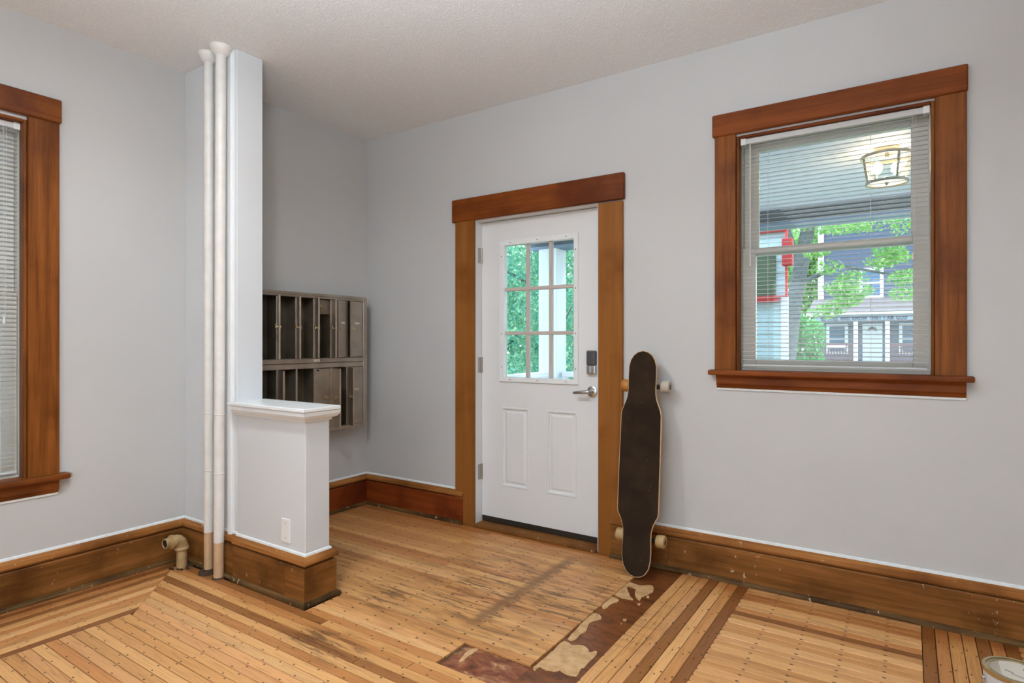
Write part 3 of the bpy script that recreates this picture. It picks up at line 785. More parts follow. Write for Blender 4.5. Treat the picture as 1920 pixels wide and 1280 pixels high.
# ------------------------------------------------------------------ pipes
M['pipewhite'] = plain('pipe_white_paint', srgb(226, 224, 220), .4, var=.05, nscale=20, bump=.15, bscale=60)
M['pipetan'] = plain('pipe_bare_tan', srgb(196, 164, 130), .45, var=.12, nscale=18, bump=.2, bscale=60)
M['elbow'] = plain('pipe_old_cream', srgb(172, 144, 100), .5, var=.22, nscale=30, bump=.25, bscale=80)
M['rust'] = plain('floor_flange_dark', srgb(62, 42, 24), .8, var=.4, nscale=60, bump=.5, bscale=90)
def pipe(xb, yb, xt, yt, r, zs, label):
    t = thing('heating_pipe', label, 'pipe', (xb, yb, 0), 'heating pipes by the column')
    P3 = lambda z: (xb+(xt-xb)*z/HC, yb+(yt-yb)*z/HC, z)
    tb('bare_section', M['pipetan'], t, [P3(.001), P3(zs)], r, 24)
    tb('painted_section', M['pipewhite'], t, [P3(zs), P3(HC-.002)], r+.0006, 24)
    c = P3(HC)
    tb('ceiling_flange', M['pipewhite'], t, [(c[0], c[1], HC-.050), (c[0], c[1], HC-.045), (c[0], c[1], HC-.026), (c[0], c[1], HC-.012), (c[0], c[1], HC-.001)], [r+.002, r+.008, r+.020, r+.029, r+.029], 28)
    for z in (.55, .86): tb('weld_ring', M['pipewhite'], t, [P3(z), P3(z+.004), P3(z+.008)], [r, r+.0025, r], 24)
    return t
pa = pipe(-3.150, 1.765, -3.150, 1.765, .0235, .222, 'thinner white heating pipe nearer the left wall, tan at its foot')
p2 = pipe(-3.040, 1.757, -3.018, 1.757, .0255, .190, 'thicker white heating pipe nearer the column, tan at its foot')
tb('floor_ring', M['rust'], pa, [(-3.15, 1.757, .001), (-3.15, 1.757, .014), (-3.15, 1.757, .024)], [.045, .042, .028], 20)
tb('floor_ring', M['rust'], p2, [(-3.04, 1.757, .001), (-3.04, 1.757, .006)], [.034, .030], 20)
el = thing('pipe_stub', 'capless cream pipe elbow rising from the floor in the left corner', 'pipe', (-3.345, 1.725, 0))
ex, ey = -3.345, 1.722
tb('riser', M['elbow'], el, [(ex, ey, .001), (ex, ey, .115)], .0265, 22)
dirv = Vector((.06, -1, -.10)).normalized(); cpt = [Vector((ex, ey, .108))]
for k in range(1, 7):
    a = R(15*k); h_ = Vector((dirv.x, dirv.y, 0)).normalized()
    cpt.append(Vector((ex, ey, .118))+h_*(.040*(1-math.cos(a)))+Vector((0, 0, .040*math.sin(a))))
cpt.append(cpt[-1]+h_*.018)
tb('elbow_body', M['elbow'], el, cpt, [.033]*len(cpt), 22)
tb('elbow_collar', M['elbow'], el, [(ex, ey, .100), (ex, ey, .105), (ex, ey, .116), (ex, ey, .121)], [.030, .037, .037, .033], 24)
e2 = cpt[-1]
tb('elbow_collar', M['elbow'], el, [e2-h_*.012, e2-h_*.008, e2+h_*.004, e2+h_*.007], [.033, .037, .037, .030], 24)
tb('nipple', M['elbow'], el, [e2, e2+h_*.036, e2+h_*.0362, e2+h_*.012], [.027, .027, .0225, .0225], 22, cap=False)
tb('bore_shade', M['gap'], el, [e2+h_*.028, e2+h_*.032], .0228, 20)  # dark disc added for the shade inside the open pipe end
bm = bmesh.new()
for k in range(26):
    a = random.uniform(0, 6.28); r_ = random.uniform(.02, .058); s = random.uniform(.004, .010)
    box(bm, ex+math.cos(a)*r_-s, ex+math.cos(a)*r_+s, ey+math.sin(a)*r_-s*.7, ey+math.sin(a)*r_+s*.7, .0005, random.uniform(.003, .010), bev=.001)
tag(fin('floor_debris', bm, M['rust'], el), kind='stuff')

# ------------------------------------------------------------------ longboard
def m_grip():
    t = NT('grip_tape'); c = t.coord(); n = t.noise(c, 500, 2); big = t.noise(c, 6, 4)
    col = t.mix(t.step(big, .3, .7), srgb(42, 31, 22), srgb(52, 40, 29))
    fl_ = t.step(t.noise(c, 90, 3, .6), .70, .74); col = t.mix(t.math('MULTIPLY', fl_, .5), col, srgb(170, 158, 140))
    t.bump(n, .5, .002); t.b.inputs['Specular IOR Level'].default_value = .15; return t.done(col, .95)
M['grip'] = m_grip()
M['deck'] = plain('deck_edge_wood', srgb(206, 170, 124), .5, var=.12, nscale=30)
M['amber'] = plain('amber_urethane', srgb(170, 112, 48), .35)
M['greywheel'] = plain('beige_urethane', srgb(176, 166, 152), .45)
M['tanwheel'] = plain('tan_urethane', srgb(176, 146, 98), .45)
M['truck'] = plain('truck_metal', srgb(70, 66, 62), .4, .8)
LBL = 1.205
lean = math.asin((3.100-2.985)/LBL)
lb = thing('longboard', 'dark gripped longboard leaning on the wall between door and window', 'longboard', (-1.205, 2.985, 0))
hw = [(0, .0), (.006, .028), (.02, .050), (.05, .070), (.09, .079), (.14, .081), (.20, .078), (.24, .079), (.27, .086), (.30, .098), (.325, .112), (.345, .1165), (.40, .1165), (.60, .1165), (.80, .1150), (.86, .1140), (.885, .108), (.91, .098), (.94, .086), (.97, .080),
      (1.00, .078), (1.06, .0795), (1.12, .078), (1.155, .069), (1.18, .053), (1.197, .030), (1.205, .0)]
xax = Vector((1, .0, 0)); zax = Vector((0, math.sin(lean), math.cos(lean))); nrm = xax.cross(zax)   # nrm points to -Y (the camera)
O = Vector((-1.205, 2.985, .001))
def LP(x, z, e): return O+xax*(x+.0*z)+zax*z+nrm*e
if LP(0, 0, 1).y > 3: nrm = -nrm
def deckmesh(inset, e0, e1):
    b = bmesh.new(); pts = []
    out = [(w_, z) for z, w_ in hw]+[(-w_, z) for z, w_ in reversed(hw[1:-1])]
    n = len(out)
    res = []
    for i, (x, z) in enumerate(out):
        if inset:
            cz = LBL/2; x = x*(1-inset/.1165) if abs(x) > .001 else 0; z = cz+(z-cz)*(1-inset/cz)
        res.append((x, z))
    t = [b.verts.new(LP(x, z, e1)) for x, z in res]; bo = [b.verts.new(LP(x, z, e0)) for x, z in res]
    b.faces.new(t); b.faces.new(list(reversed(bo)))
    for i in range(n): b.faces.new((t[i], bo[i], bo[(i+1) % n], t[(i+1) % n]))
    return b
fin('deck', deckmesh(0, -.006, .005), M['deck'], lb)
fin('grip_tape', deckmesh(.0035, .005, .0062), M['grip'], lb)
for zc, ml, mr in ((.195, 'tanwheel', 'tanwheel'), (1.012, 'amber', 'greywheel')):
    tr = bmesh.new(); tube(tr, [LP(-.09, zc, -.055), LP(.09, zc, -.055)], [.013, .013], 12)
    for s in (-1,):
        tube(tr, [LP(0, zc, -.006), LP(0, zc, -.055)], [.030, .014], 12)
    tr = fin('truck', tr, M['truck'], lb)
    tb('axle', M['chrome'], tr, [LP(-.142, zc, -.055), LP(.142, zc, -.055)], .004, 8)
    for s, mm in ((-1, ml), (1, mr)):
        c0_, c1_ = .088, .138
        wv = tb('wheel', M[mm], tr, [LP(s*c0_, zc, -.055), LP(s*(c0_+.003), zc, -.055), LP(s*(c0_+.010), zc, -.055), LP(s*(c1_-.010), zc, -.055), LP(s*(c1_-.003), zc, -.055), LP(s*c1_, zc, -.055), LP(s*(c1_+.0002), zc, -.055), LP(s*(c1_-.012), zc, -.055)],
                [.018, .030, .0345, .0345, .031, .024, .015, .013], 28)
        tb('bearing', M['gap'], tr, [LP(s*(c1_-.011), zc, -.055), LP(s*(c1_-.004), zc, -.055)], .0145, 16)

# ------------------------------------------------------------------ paint can
M['canwhite'] = plain('can_white_plastic', srgb(206, 206, 208), .35)
M['canmetal'] = plain('can_rim_metal', srgb(196, 180, 140), .25, .9)
M['lid'] = plain('can_lid_metal', srgb(196, 188, 172), .35, .6)
M['paper'] = plain('lid_sticker', srgb(218, 210, 196), .6)
cx_, cy_ = .290, 2.500; CR = .086; CH = .190
can = thing('paint_can', 'white paint can with metal rim and lid in the bottom right corner', 'paint can', (cx_, cy_, 0))
tb('can_body', M['canwhite'], can, [(cx_, cy_, .001), (cx_, cy_, .006), (cx_, cy_, CH-.012)], [CR-.003, CR, CR], 48)
def ringm(nm, m, r0, r1, z0, z1, par):
    b = bmesh.new(); n = 48; vs = []
    for k in range(n):
        a = 2*math.pi*k/n; c, s = math.cos(a), math.sin(a)
        vs.append([b.verts.new((cx_+r*c, cy_+r*s, z)) for r, z in ((r1, z0), (r1, z1-.001), (r1-.0015, z1), (r0+.0015, z1), (r0, z1-.001), (r0, z0))])
    for k in range(n):
        A, B_ = vs[k], vs[(k+1) % n]
        for i in range(6): b.faces.new((A[i], A[(i+1) % 6], B_[(i+1) % 6], B_[i]))
    o = fin(nm, b, m, par, smooth=True); autosmooth(o); return o
ringm('rim', M['canmetal'], CR-.006, CR+.003, CH-.014, CH, can)
ld = tb('lid', M['lid'], can, [(cx_, cy_, CH-.013), (cx_, cy_, CH-.005)], CR-.0065, 48)
ringm('lid_groove', M['canmetal'], CR-.016, CR-.011, CH-.006, CH-.002, ld)
bm = bmesh.new(); rr = CR-.020; pts = []
for k in range(28):
    a = 2*math.pi*k/28
    pts.append((cx_+max(-.042, min(.06, rr*math.cos(a))), cy_+rr*math.sin(a)))
poly(bm, pts, CH-.0052, CH-.0046); fin('lid_sticker', bm, M['paper'], ld)
M['ink'] = plain('sticker_ink', srgb(50, 46, 42), .6); M['inkg'] = plain('sticker_grey_ink', srgb(150, 142, 130), .6)
def strip(x, y, lx, ly, m, rot=-.5):
    b = bmesh.new(); c, s = math.cos(rot), math.sin(rot)
    q = [(x+a*c-b_*s, y+a*s+b_*c) for a, b_ in ((-lx, -ly), (lx, -ly), (lx, ly), (-lx, ly))]
    poly(b, q, CH-.0048, CH-.0044); fin('printed_block', b, M[m], ld)
strip(cx_+.030, cy_+.018, .014, .0025, 'ink'); strip(cx_+.034, cy_+.008, .016, .003, 'inkg')
strip(cx_-.020, cy_-.012, .012, .0035, 'inkg'); strip(cx_+.0, cy_-.030, .018, .0012, 'inkg'); strip(cx_+.0, cy_-.036, .018, .0012, 'inkg')
tb('handle_boss', M['chrome'], can, [(cx_-CR+.001, cy_-.03, CH-.035), (cx_-CR-.006, cy_-.033, CH-.035)], [.006, .004], 12)
hp = []
for k in range(0, 15):
    a = math.pi*k/14; hp.append((cx_-(CR+.004)*math.cos(a), cy_-.03-(.055)*math.sin(a)*.6, CH-.035-.115*math.sin(a)))
tb('wire_handle', M['chrome'], can, hp, .0016, 6)

# small hook high on the wall at the right edge
hk = thing('wall_hook', 'small dark metal hook high on the wall at the right edge', 'hook', (.458, YW, 2.37))
tb('hook_arm', M['truck'], hk, [(.458, YW, 2.372), (.458, YW-.02, 2.371), (.452, YW-.034, 2.369), (.440, YW-.040, 2.368)], .0028, 8)
tb('hook_plate', M['chrome'], hk, [(.458, YW, 2.372), (.458, YW-.003, 2.372)], .010, 14)

# ceiling lamp above the partition end (just outside the frame)
M['opal'] = emis('opal_glass', (1, .95, .88, 1), 2.5)
cl = thing('ceiling_light', 'flush white dome ceiling light near the niche', 'ceiling light', (-1.95, 1.15, HC))
tb('base_ring', M['trimwhite'], cl, [(-1.95, 1.15, HC), (-1.95, 1.15, HC-.02)], .12, 32)
tb('dome', M['opal'], cl, [(-1.95, 1.15, HC-.02), (-1.95, 1.15, HC-.04), (-1.95, 1.15, HC-.058), (-1.95, 1.15, HC-.066)], [.11, .10, .07, .02], 32)

# ------------------------------------------------------------------ outside: porch
M['porchceil'] = plain('porch_ceiling_paint', srgb(226, 222, 236), .6, var=.03)
M['porchbeam'] = plain('porch_beam_grey', srgb(92, 98, 104), .6)
M['porchwhite'] = plain('porch_white_paint', srgb(240, 240, 242), .5, var=.02)
M['deckgrey'] = plain('porch_deck_grey', srgb(150, 150, 150), .6, var=.1)
PZ = -.12; PC = 2.52; PY0, PY1 = YW+T, 6.2
po = tag(thing('porch_deck', 'grey plank porch deck outside the entry door', 'porch', (-1, 4.8, PZ)))
for k in range(24):
    y = PY0+.002+k*(PY1+.1-PY0)/24
    bx('deck_plank', M['deckgrey'], po, -3.86, 3.2, y+.002, y+(PY1+.1-PY0)/24-.002, PZ-.03, PZ)
pc = thing('porch_ceiling', 'white beadboard ceiling over the porch', 'porch ceiling', (-1, 4.8, PC))
for k in range(20):
    y = PY0+.02+k*(PY1-PY0)/20
    bx('ceiling_board', M['porchceil'], pc, -3.86, 3.2, y, y+(PY1-PY0)/20-.006, PC, PC+.012)
bx('ceiling_backing', M['porchbeam'], pc, -3.86, 3.2, PY0, PY1+.5, PC+.012, PC+.05)
pbm = thing('porch_beam', 'dark grey beam along the porch edge above the posts', 'beam', (-1, PY1, 2.36))
bx('beam_face', M['porchbeam'], pbm, -3.86, 3.2, PY1-.02, PY1+.20, 2.395, PC)
M['beamtrim'] = plain('beam_trim_blue_grey', srgb(132, 146, 168), .6)
bx('beam_trim', M['beamtrim'], pbm, -3.86, 3.2, PY1-.03, PY1+.22, 2.360, 2.395)
def post(x, label):
    t = thing('porch_post', label, 'porch post', (x, PY1+.08, PZ), 'white porch posts')
    bx('post_shaft', M['porchwhite'], t, x-.125, x+.125, PY1-.04, PY1+.2, PZ, 2.360, bev=.006)
    bx('post_base', M['porchwhite'], t, x-.13, x+.13, PY1-.05, PY1+.22, PZ, PZ+.16, bev=.006)
post(-3.60, 'square white porch post seen through the door panes')
post(2.4, 'square white porch post at the far right of the porch, outside the picture')
rl = thing('porch_railing', 'white porch railing behind the door panes', 'railing', (-3.9, PY1+.1, PZ))
def rail(xa, xb_):
    bx('top_rail', M['porchwhite'], rl, xa, xb_, PY1+.03, PY1+.13, .83, .89, bev=.006)
    bx('bottom_rail', M['porchwhite'], rl, xa, xb_, PY1+.05, PY1+.11, .02, .08, bev=.004)
    x = xa+.05
    while x < xb_-.03:
        bx('baluster', M['porchwhite'], rl, x-.018, x+.018, PY1+.062, PY1+.098, .08, .83); x += .11
rail(-3.45, -1.9)
bx('top_rail', M['porchwhite'], rl, -3.66, -3.56, PY0+.05, PY1-.07, .83, .89, bev=.006)
bx('bottom_rail', M['porchwhite'], rl, -3.64, -3.58, PY0+.05, PY1-.07, .02, .08, bev=.004)
y = PY0+.12
while y < PY1-.12:
    bx('baluster', M['porchwhite'], rl, -3.628, -3.592, y-.018, y+.018, .08, .83); y += .11
# porch lamp
M['lampmetal'] = plain('lamp_brushed_nickel', srgb(150, 138, 120), .35, .9)
M['bulb'] = emis('lit_bulb', (1, .80, .50, 1), 14)
M['lampglass'] = emis('frosted_lit_glass', (1, .86, .62, 1), 1.0)
lx, ly, lz = .005, 4.62, 2.30
t_ = 4.62/(.8319+.630*.5549); lx = t_*(-.5549+.630*.8319)
pl = thing('porch_lamp', 'lit drum lamp hanging under the porch ceiling', 'porch lamp', (lx, ly, PC))
tb('canopy', M['lampmetal'], pl, [(lx, ly, PC), (lx, ly, PC-.025)], .075, 24)
tb('stem', M['lampmetal'], pl, [(lx, ly, PC-.02), (lx, ly, PC-.06)], .012, 12)
def hoop(nm, z0, z1, r, par, m='lampmetal', th=.006):
    b = bmesh.new(); n = 40; v = []
    for k in range(n):
        a = 2*math.pi*k/n; c, s = math.cos(a), math.sin(a)
        v.append([b.verts.new((lx+q*c, ly+q*s, z)) for q, z in ((r, z0), (r, z1), (r-th, z1), (r-th, z0))])
    for k in range(n):
        for i in range(4): b.faces.new((v[k][i], v[k][(i+1) % 4], v[(k+1) % n][(i+1) % 4], v[(k+1) % n][i]))
    fin(nm, b, M[m], par, smooth=False)
hoop('top_hoop', 2.455, 2.475, .150, pl); hoop('bottom_hoop', 2.285, 2.303, .122, pl)
for k in range(4):
    a = math.pi*k/2+.5
    tb('frame_bar', M['lampmetal'], pl, [(lx+.146*math.cos(a), ly+.146*math.sin(a), 2.46), (lx+.118*math.cos(a), ly+.118*math.sin(a), 2.30)], .008, 8)
tb('glass_drum', M['glass'], pl, [(lx, ly, 2.455), (lx, ly, 2.300)], [.140, .114], 36, cap=False)
tb('bottom_diffuser', M['lampglass'], pl, [(lx, ly, 2.296), (lx, ly, 2.300)], .114, 36)
tb('finial', M['lampmetal'], pl, [(lx, ly, 2.30), (lx, ly, 2.288), (lx, ly, 2.276)], [.014, .011, .004], 14)
for dx, dy in ((-.05, -.03), (.05, .03)):
    tb('bulb', M['bulb'], pl, [(lx+dx, ly+dy, 2.43), (lx+dx, ly+dy, 2.41), (lx+dx, ly+dy, 2.375), (lx+dx, ly+dy, 2.35)], [.012, .026, .028, .010], 16)
light('porch_lamp_light', 'POINT', (lx, ly, 2.39), 9, (1, .78, .5), shadow_soft_size=.05)

# ------------------------------------------------------------------ outside: ground, neighbours, trees
def m_grass():
    t = NT('lawn'); c = t.coord(); n = t.noise(c, 3, 5, .6)
    return t.done(t.ramp(n, [(.3, srgb(110, 128, 92)), (.7, srgb(150, 164, 124))]), .9)
M['grass'] = m_grass()
M['street'] = plain('street_asphalt', srgb(150, 150, 152), .9)
M['walk'] = plain('concrete_walk', srgb(206, 204, 198), .8)
tag(bx('ground_lawn', M['grass'], None, -45, 45, YW+T+.01, 80, -1.2, -.75), 'green lawn beyond the porch', kind='structure')
tag(bx('ground_left_lawn', M['grass'], None, -45, XL-T-.02, -30, YW+T+.009, -1.2, -.75), 'lawn beside the house', kind='structure')
tag(bx('street', M['street'], None, -45, 45, 20, 28, -.749, -.74), 'grey street between the two houses', kind='structure')
tag(bx('sidewalk', M['walk'], None, -45, 45, 29.5, 31, -.749, -.72), 'pale concrete sidewalk before the grey house', kind='structure')

M['teal'] = plain('pale_teal_siding', srgb(182, 202, 204), .6, var=.03)
M['red'] = plain('red_trim_paint', srgb(214, 60, 48), .45)
M['redd'] = plain('dark_red_trim_paint', srgb(176, 36, 34), .45)
M['greenshade'] = plain('dark_green_shade', srgb(70, 84, 56), .6, var=.15, nscale=3)
nb = thing('neighbour_house', 'pale teal clapboard house corner with red trim behind the porch', 'house', (-2.4, 8.5, -.75))
NY = 8.0; NX = -1.236
k = 0; z = -.75
while z < 3.3:
    pr('clapboard', M['teal'], nb, [(0, z), (.026, z), (.012, z+.149), (0, z+.149)], (-3.5, NY, 0), (NX-.02, NY, 0), (0, -1, 0)); z += .15
bm = bmesh.new(); poly(bm, [(-3.5, NY), (NX-.03, NY), (NX-.85, NY+4), (-3.5, NY+4)], -.75, 3.3); fin('house_wall', bm, M['teal'], nb)
bx('corner_board', M['porchwhite'], nb, NX-.08, NX, NY-.035, NY+.01, -.75, 1.80)
wx = -1.375
bx('green_window_shade', M['greenshade'], nb, -2.3, wx, NY-.05, NY-.03, 1.82, 2.33)
bx('window_sill', M['redd'], nb, -2.34, wx+.04, NY-.12, NY-.02, 1.735, 1.815, bev=.006)
bx('window_header', M['red'], nb, -2.5, NX+.0, NY-.12, NY-.02, 2.605, 2.70, bev=.006)
bx('downpipe', M['red'], nb, NX-.022, NX+.006, NY-.10, NY-.07, 1.80, 2.62)
bx('downpipe_arm', M['red'], nb, wx+.04, NX-.01, NY-.09, NY-.07, 1.795, 1.815)
bx('meter_box', M['redd'], nb, NX-.05, NX+.07, NY-.17, NY-.07, 2.17, 2.50, bev=.01)

# house across the street
M['siding'] = plain('slate_grey_siding', srgb(84, 92, 110), .7, var=.06)
M['sidingl'] = plain('porch_wall_blue_grey', srgb(92, 108, 126), .7, var=.06)
M['shingle'] = plain('brown_grey_shingles', srgb(140, 122, 116), .9, var=.15, nscale=20)
M['rail'] = plain('weathered_red_rail', srgb(112, 74, 76), .7)
M['winblue'] = plain('far_window_glass', srgb(70, 104, 134), .15)
M['signgrey'] = plain('sign_board', srgb(126, 138, 152), .6)
M['letter'] = plain('sign_letters', srgb(36, 44, 60), .6)
HY = 36.8
hs = thing('grey_house', 'slate grey house across the street with a lettered porch fascia', 'house', (.5, HY+4, -.75))
z = 2.4
while z < 8.6:
    pr('siding_board', M['siding'], hs, [(0, z), (.03, z), (.012, z+.238), (0, z+.238)], (-4.2, HY+2.5, 0), (5.6, HY+2.5, 0), (0, -1, 0)); z += .24
bx('house_wall', M['siding'], hs, -4.2, 5.6, HY+2.5, HY+9, -.75, 8.6)
bx('porch_wall', M['sidingl'], hs, -4.15, 5.6, HY+2.30, HY+2.47, .1, 2.45)
bx('corner_board', M['porchwhite'], hs, -4.45, -4.15, HY+2.3, HY+2.6, -.75, 8.6)
# gable roof and eaves
bm = bmesh.new(); prism(bm, [(-4.9, 8.4), (.7, 11.8), (6.2, 8.4), (6.2, 8.7), (.7, 12.15), (-4.9, 8.7)], (0, HY+2.0, 0), (0, HY+9.5, 0), (1, 0, 0)); fin('main_roof', bm, M['shingle'], hs)
bm = bmesh.new(); prism(bm, [(0, 2.72), (2.45, 3.60), (2.45, 3.70), (0, 2.82)], (-4.7, HY-.1, 0), (5.9, HY-.1, 0), (0, 1, 0)); fin('porch_roof', bm, M['shingle'], hs)
bx('eave_board', M['porchwhite'], hs, -4.75, 5.95, HY-.2, HY-.08, 2.70, 2.84)
bx('porch_fascia', M['signgrey'], hs, -4.4, 5.7, HY-.04, HY+.2, 2.32, 2.70)
bx('porch_ceiling_board', M['porchceil'], hs, -4.4, 5.7, HY+.2, HY+2.3, 2.34, 2.40)
bx('porch_floor', M['deckgrey'], hs, -4.4, 5.7, HY, HY+2.3, .0, .12)
bx('porch_skirt', M['sidingl'], hs, -4.4, 5.7, HY+.02, HY+.08, -.75, 0)
def cfont(txt, size, loc, mat, par):
    cu = bpy.data.curves.new('text', 'FONT'); cu.body = txt; cu.size = size; cu.extrude = .012; cu.offset = .008; cu.space_character = 1.12; cu.space_word = 1.3
    o = bpy.data.objects.new('t', cu); COL.objects.link(o); bpy.context.view_layer.update()
    me = bpy.data.meshes.new_from_object(o.evaluated_get(bpy.context.evaluated_depsgraph_get())); bpy.data.objects.remove(o)
    me.materials.clear()
    q = link('sign_lettering', me, mat, par); q.location = Vector(loc)-worldloc(par); q.rotation_euler = (R(90), 0, 0); return q
st = cfont('BE STILL AND KNOW THAT I AM GOD', .29, (-4.02, HY-.053, 2.40), M['letter'], hs)
wdt = max(v.co.x for v in st.data.vertices); s_ = 3.95/wdt
for v in st.data.vertices: v.co.x *= s_
tag(st, 'raised lettering reading BE STILL AND KNOW THAT I AM GOD')
for x in (-4.28, -2.375, -.93, 1.6, 4.6): bx('house_post', M['porchwhite'], hs, x-.10, x+.10, HY-.02, HY+.18, .12, 2.34)
for xa, xb_ in ((-4.18, -2.475), (-.83, 1.5), (1.7, 4.5)):
    bx('rail_top', M['rail'], hs, xa, xb_, HY+.03, HY+.12, 1.02, 1.12); bx('rail_bottom', M['rail'], hs, xa, xb_, HY+.04, HY+.11, .18, .26)
    x = xa+.08
    while x < xb_-.05: bx('rail_slat', M['rail'], hs, x-.035, x+.035, HY+.05, HY+.10, .26, 1.02); x += .14
def hwin(x0, x1, z0, z1, yw):
    f_ = bx('house_window', M['porchwhite'], hs, x0, x1, yw-.06, yw, z0, z1)
    m_ = (z0+z1)/2
    bx('pane', M['winblue'], f_, x0+.16, x1-.16, yw-.075, yw-.061, z0+.14, m_-.05); bx('pane', M['winblue'], f_, x0+.16, x1-.16, yw-.075, yw-.061, m_+.05, z1-.14)
hwin(-4.0, -2.9, .55, 2.25, HY+2.30); hwin(-.45, .95, .55, 2.25, HY+2.30)
hwin(-2.35, -1.18, 3.72, 5.42, HY+2.47); hwin(2.2, 3.4, 3.72, 5.42, HY+2.47)
hd_ = bx('house_door', M['porchwhite'], hs, -2.18, -1.22, HY+2.22, HY+2.29, .12, 2.25)
bm = bmesh.new()
for k in range(5):
    a0, a1 = math.pi*k/5+.05, math.pi*(k+1)/5-.05
    prism(bm, [(.08*math.cos(a0), .08*math.sin(a0)), (.24*math.cos(a0), .24*math.sin(a0)), (.24*math.cos(a1), .24*math.sin(a1)), (.08*math.cos(a1), .08*math.sin(a1))],
          (-1.70, HY+2.205, 1.85), (-1.70, HY+2.222, 1.85), (1, 0, 0))
fin('fanlight', bm, M['letter'], hd_)
bx('planter_box', M['porchwhite'], hs, -3.75, -2.85, HY-.06, HY+.02, .90, 1.04)

# trees
def m_leaf(name, a, b, c3):
    t = NT(name); gi = t.n.new('ShaderNodeNewGeometry'); r_ = gi.outputs['Random Per Island']
    col = t.ramp(r_, [(0, a), (.5, b), (1, c3)])
    t.b.inputs['Transmission Weight'].default_value = 0
    m = t.done(col, .6)
    out = t.n['Material Output']; tl = t.n.new('ShaderNodeBsdfTranslucent'); t.l.new(col, tl.inputs[0]); mx = t.n.new('ShaderNodeMixShader'); mx.inputs[0].default_value = .4
    t.l.new(t.b.outputs[0], mx.inputs[1]); t.l.new(tl.outputs[0], mx.inputs[2]); t.l.new(mx.outputs[0], out.inputs[0]); return m
M['leafspring'] = m_leaf('leaf_spring_green', srgb(112, 168, 84), srgb(146, 194, 106), srgb(190, 216, 138))
M['leafdark'] = m_leaf('leaf_blue_green', srgb(84, 150, 130), srgb(124, 186, 160), srgb(182, 214, 160))
M['leafmid'] = m_leaf('leaf_mid_green', srgb(60, 140, 76), srgb(96, 176, 90), srgb(140, 200, 110))
M['bark'] = plain('tree_bark', srgb(112, 110, 116), .9, var=.3, nscale=14, bump=.6, bscale=30)
def leaves(name, clusters, mat, par, size, seed=1):
    """clusters: (x,y,z, rx,ry,rz, count)"""
    rg = random.Random(seed); vs = []; fs = []
    for x, y, z, rx, ry, rz, n in clusters:
        for _ in range(n):
            while True:
                p = Vector((rg.uniform(-1, 1), rg.uniform(-1, 1), rg.uniform(-1, 1)))
                if .25 < p.length < 1: break
            c = Vector((x+p.x*rx, y+p.y*ry, z+p.z*rz)); s = size*rg.uniform(.6, 1.4)
            d = Vector((rg.gauss(0, 1), rg.gauss(0, 1), rg.gauss(0, 1)-.5)).normalized(); e = d.cross(Vector((rg.gauss(0, 1), rg.gauss(0, 1), rg.gauss(0, 1)))).normalized()
            i = len(vs); vs += [c-d*s, c+e*s*.42, c+d*s, c-e*s*.42]; fs.append((i, i+1, i+2, i+3))
    base = worldloc(par); me = bpy.data.meshes.new(name); me.from_pydata([v-base for v in vs], [], fs); me.update()
    o = link(name, me, mat, par); tag(o, kind='stuff'); return o
def tree(name, label, base, trunk, branches, clusters, mat, size, seed):
    t = thing(name, label, 'tree', base)
    tb('trunk', M['bark'], t, [p for p, r_ in trunk], [r_ for p, r_ in trunk], 14)
    for b in branches: tb('branch', M['bark'], t, [p for p, r_ in b], [r_ for p, r_ in b], 8)
    leaves('foliage', clusters, mat, t, size, seed); return t
rg = random.Random(3)
# dense tree behind the door panes
cl_ = []
for k in range(80):
    cl_.append((rg.uniform(-9.5, -4.7), rg.uniform(10.2, 13.5), rg.uniform(-.2, 6.5), rg.uniform(.5, 1.0), rg.uniform(.5, 1.0), rg.uniform(.4, .8), 1000))
tree('evergreen_tree', 'dense blue-green tree filling the door panes', (-6.9, 12.2, -.75), [((-6.9, 12.2, -.75), .22), ((-6.8, 12.1, 3), .16), ((-6.7, 12.2, 6), .08)],
     [[((-6.8, 12.1, 1.2), .05), ((-6.2, 10.6, 1.0), .03), ((-5.2, 9.8, 1.9), .012)], [((-6.8, 12.1, 2.2), .05), ((-7.4, 10.9, 2.8), .03), ((-7.8, 10.2, 3.4), .012)]], cl_, M['leafdark'], .042, 11)
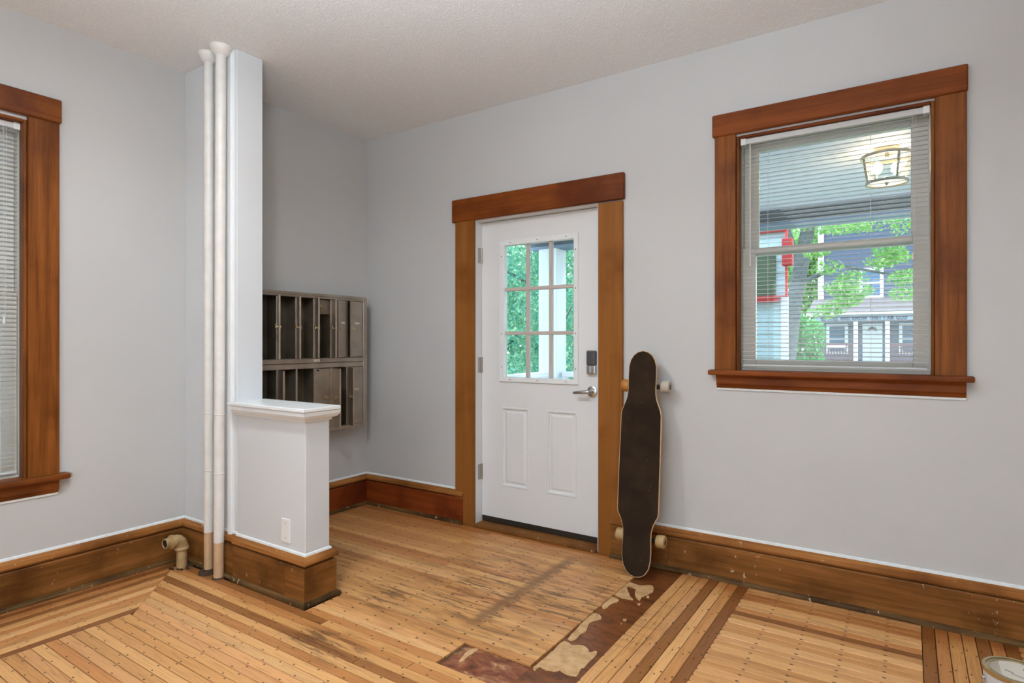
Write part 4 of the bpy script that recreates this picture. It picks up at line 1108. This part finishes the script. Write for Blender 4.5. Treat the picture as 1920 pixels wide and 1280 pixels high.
# big street tree with leaning trunk
tx, ty = -2.24, 15.3
cl_ = []
for k in range(46):
    cl_.append((rg.uniform(-4.4, 4.0), rg.uniform(13.4, 17.5), rg.uniform(3.9, 7.6), rg.uniform(.6, 1.2), rg.uniform(.6, 1.2), rg.uniform(.35, .7), 800))
for (a, b_, n_) in [(1530, 470, 200), (1555, 500, 90), (1570, 540, 170), (1590, 560, 190), (1545, 585, 110), (1610, 545, 120), (1600, 520, 120), (1565, 575, 110), (1650, 490, 120), (1680, 480, 160), (1695, 520, 200), (1700, 550, 130), (1665, 465, 130)]:
    u = (a-960)/1115; tt = 14.2/(.8319+u*.5549)
    cl_.append((tt*(-.5549+u*.8319), 14.2, 1.25+(639.5-b_)/1115*tt, .30, .3, .16, int(n_*1.3)))
tree('street_tree', 'spring green tree with a leaning grey trunk behind the teal corner', (tx, ty, -.75),
     [((tx-.28, ty, -.75), .24), ((tx-.16, ty, .8), .19), ((tx+.0, ty, 2.2), .17), ((tx+.25, ty, 3.6), .16), ((tx+.5, ty, 5.5), .10)],
     [[((tx+.1, ty, 2.6), .07), ((tx+1.0, ty-.6, 2.9), .04), ((tx+2.0, ty-.9, 2.6), .02), ((tx+2.8, ty-.9, 3.0), .01)],
      [((tx+.1, ty, 3.0), .08), ((tx-.2, ty-.2, 4.2), .06), ((tx-.9, ty, 5.2), .03)],
      [((tx+.3, ty, 3.9), .07), ((tx+1.6, ty-.3, 4.4), .04), ((tx+3.2, ty, 4.6), .02)]], cl_, M['leafspring'], .052, 21)
# bush between trunk and house, background trees
def bush(name, label, cx, cy, rx, rz, z, n, mat, size, seed, cat='shrub'):
    t = thing(name, label, cat, (cx, cy, -.75)); tb('stem', M['bark'], t, [(cx, cy, -.75), (cx, cy, z)], [.12, .05], 8)
    r2 = random.Random(seed); c = [(cx+r2.uniform(-rx, rx)*.7, cy+r2.uniform(-rx, rx)*.5, z+r2.uniform(-rz, rz)*.7, rx*.5, rx*.5, rz*.45, n//14) for _ in range(14)]
    leaves('foliage', c, mat, t, size, seed)
bush('shrub', 'leafy green shrub left of the grey house', -4.15, 29.5, 1.0, 1.7, .9, 9000, M['leafmid'], .10, 31)
bush('background_tree', 'tall bright tree behind and left of the grey house', -7.8, 55, 4.0, 6, 6, 9000, M['leafspring'], .3, 32, 'tree')
bush('background_tree', 'wide tree rising behind the right of the grey house', 6.5, 58, 6.5, 5, 11, 9000, M['leafspring'], .35, 33, 'tree')
bush('background_tree', 'dark mass of trees far left beyond the door panes', -21, 27, 8, 6, 4, 12000, M['leafdark'], .3, 34, 'tree')
# neighbour's wall outside the left window
sd = thing('side_house', 'pale blue-white sided house outside the left window', 'house', (-9.2, .8, -.75))
M['sidewall'] = plain('pale_blue_siding', srgb(214, 226, 240), .6, var=.03)
z = -.75
while z < 4.4:
    pr('clapboard', M['sidewall'], sd, [(0, z), (.024, z), (.010, z+.128), (0, z+.128)], (-9.0, -4, 0), (-9.0, 3.0, 0), (1, 0, 0)); z += .13
bx('house_wall', M['sidewall'], sd, -12, -9.001, -4, 3.0, -.75, 4.4)
print('boards', nboard)
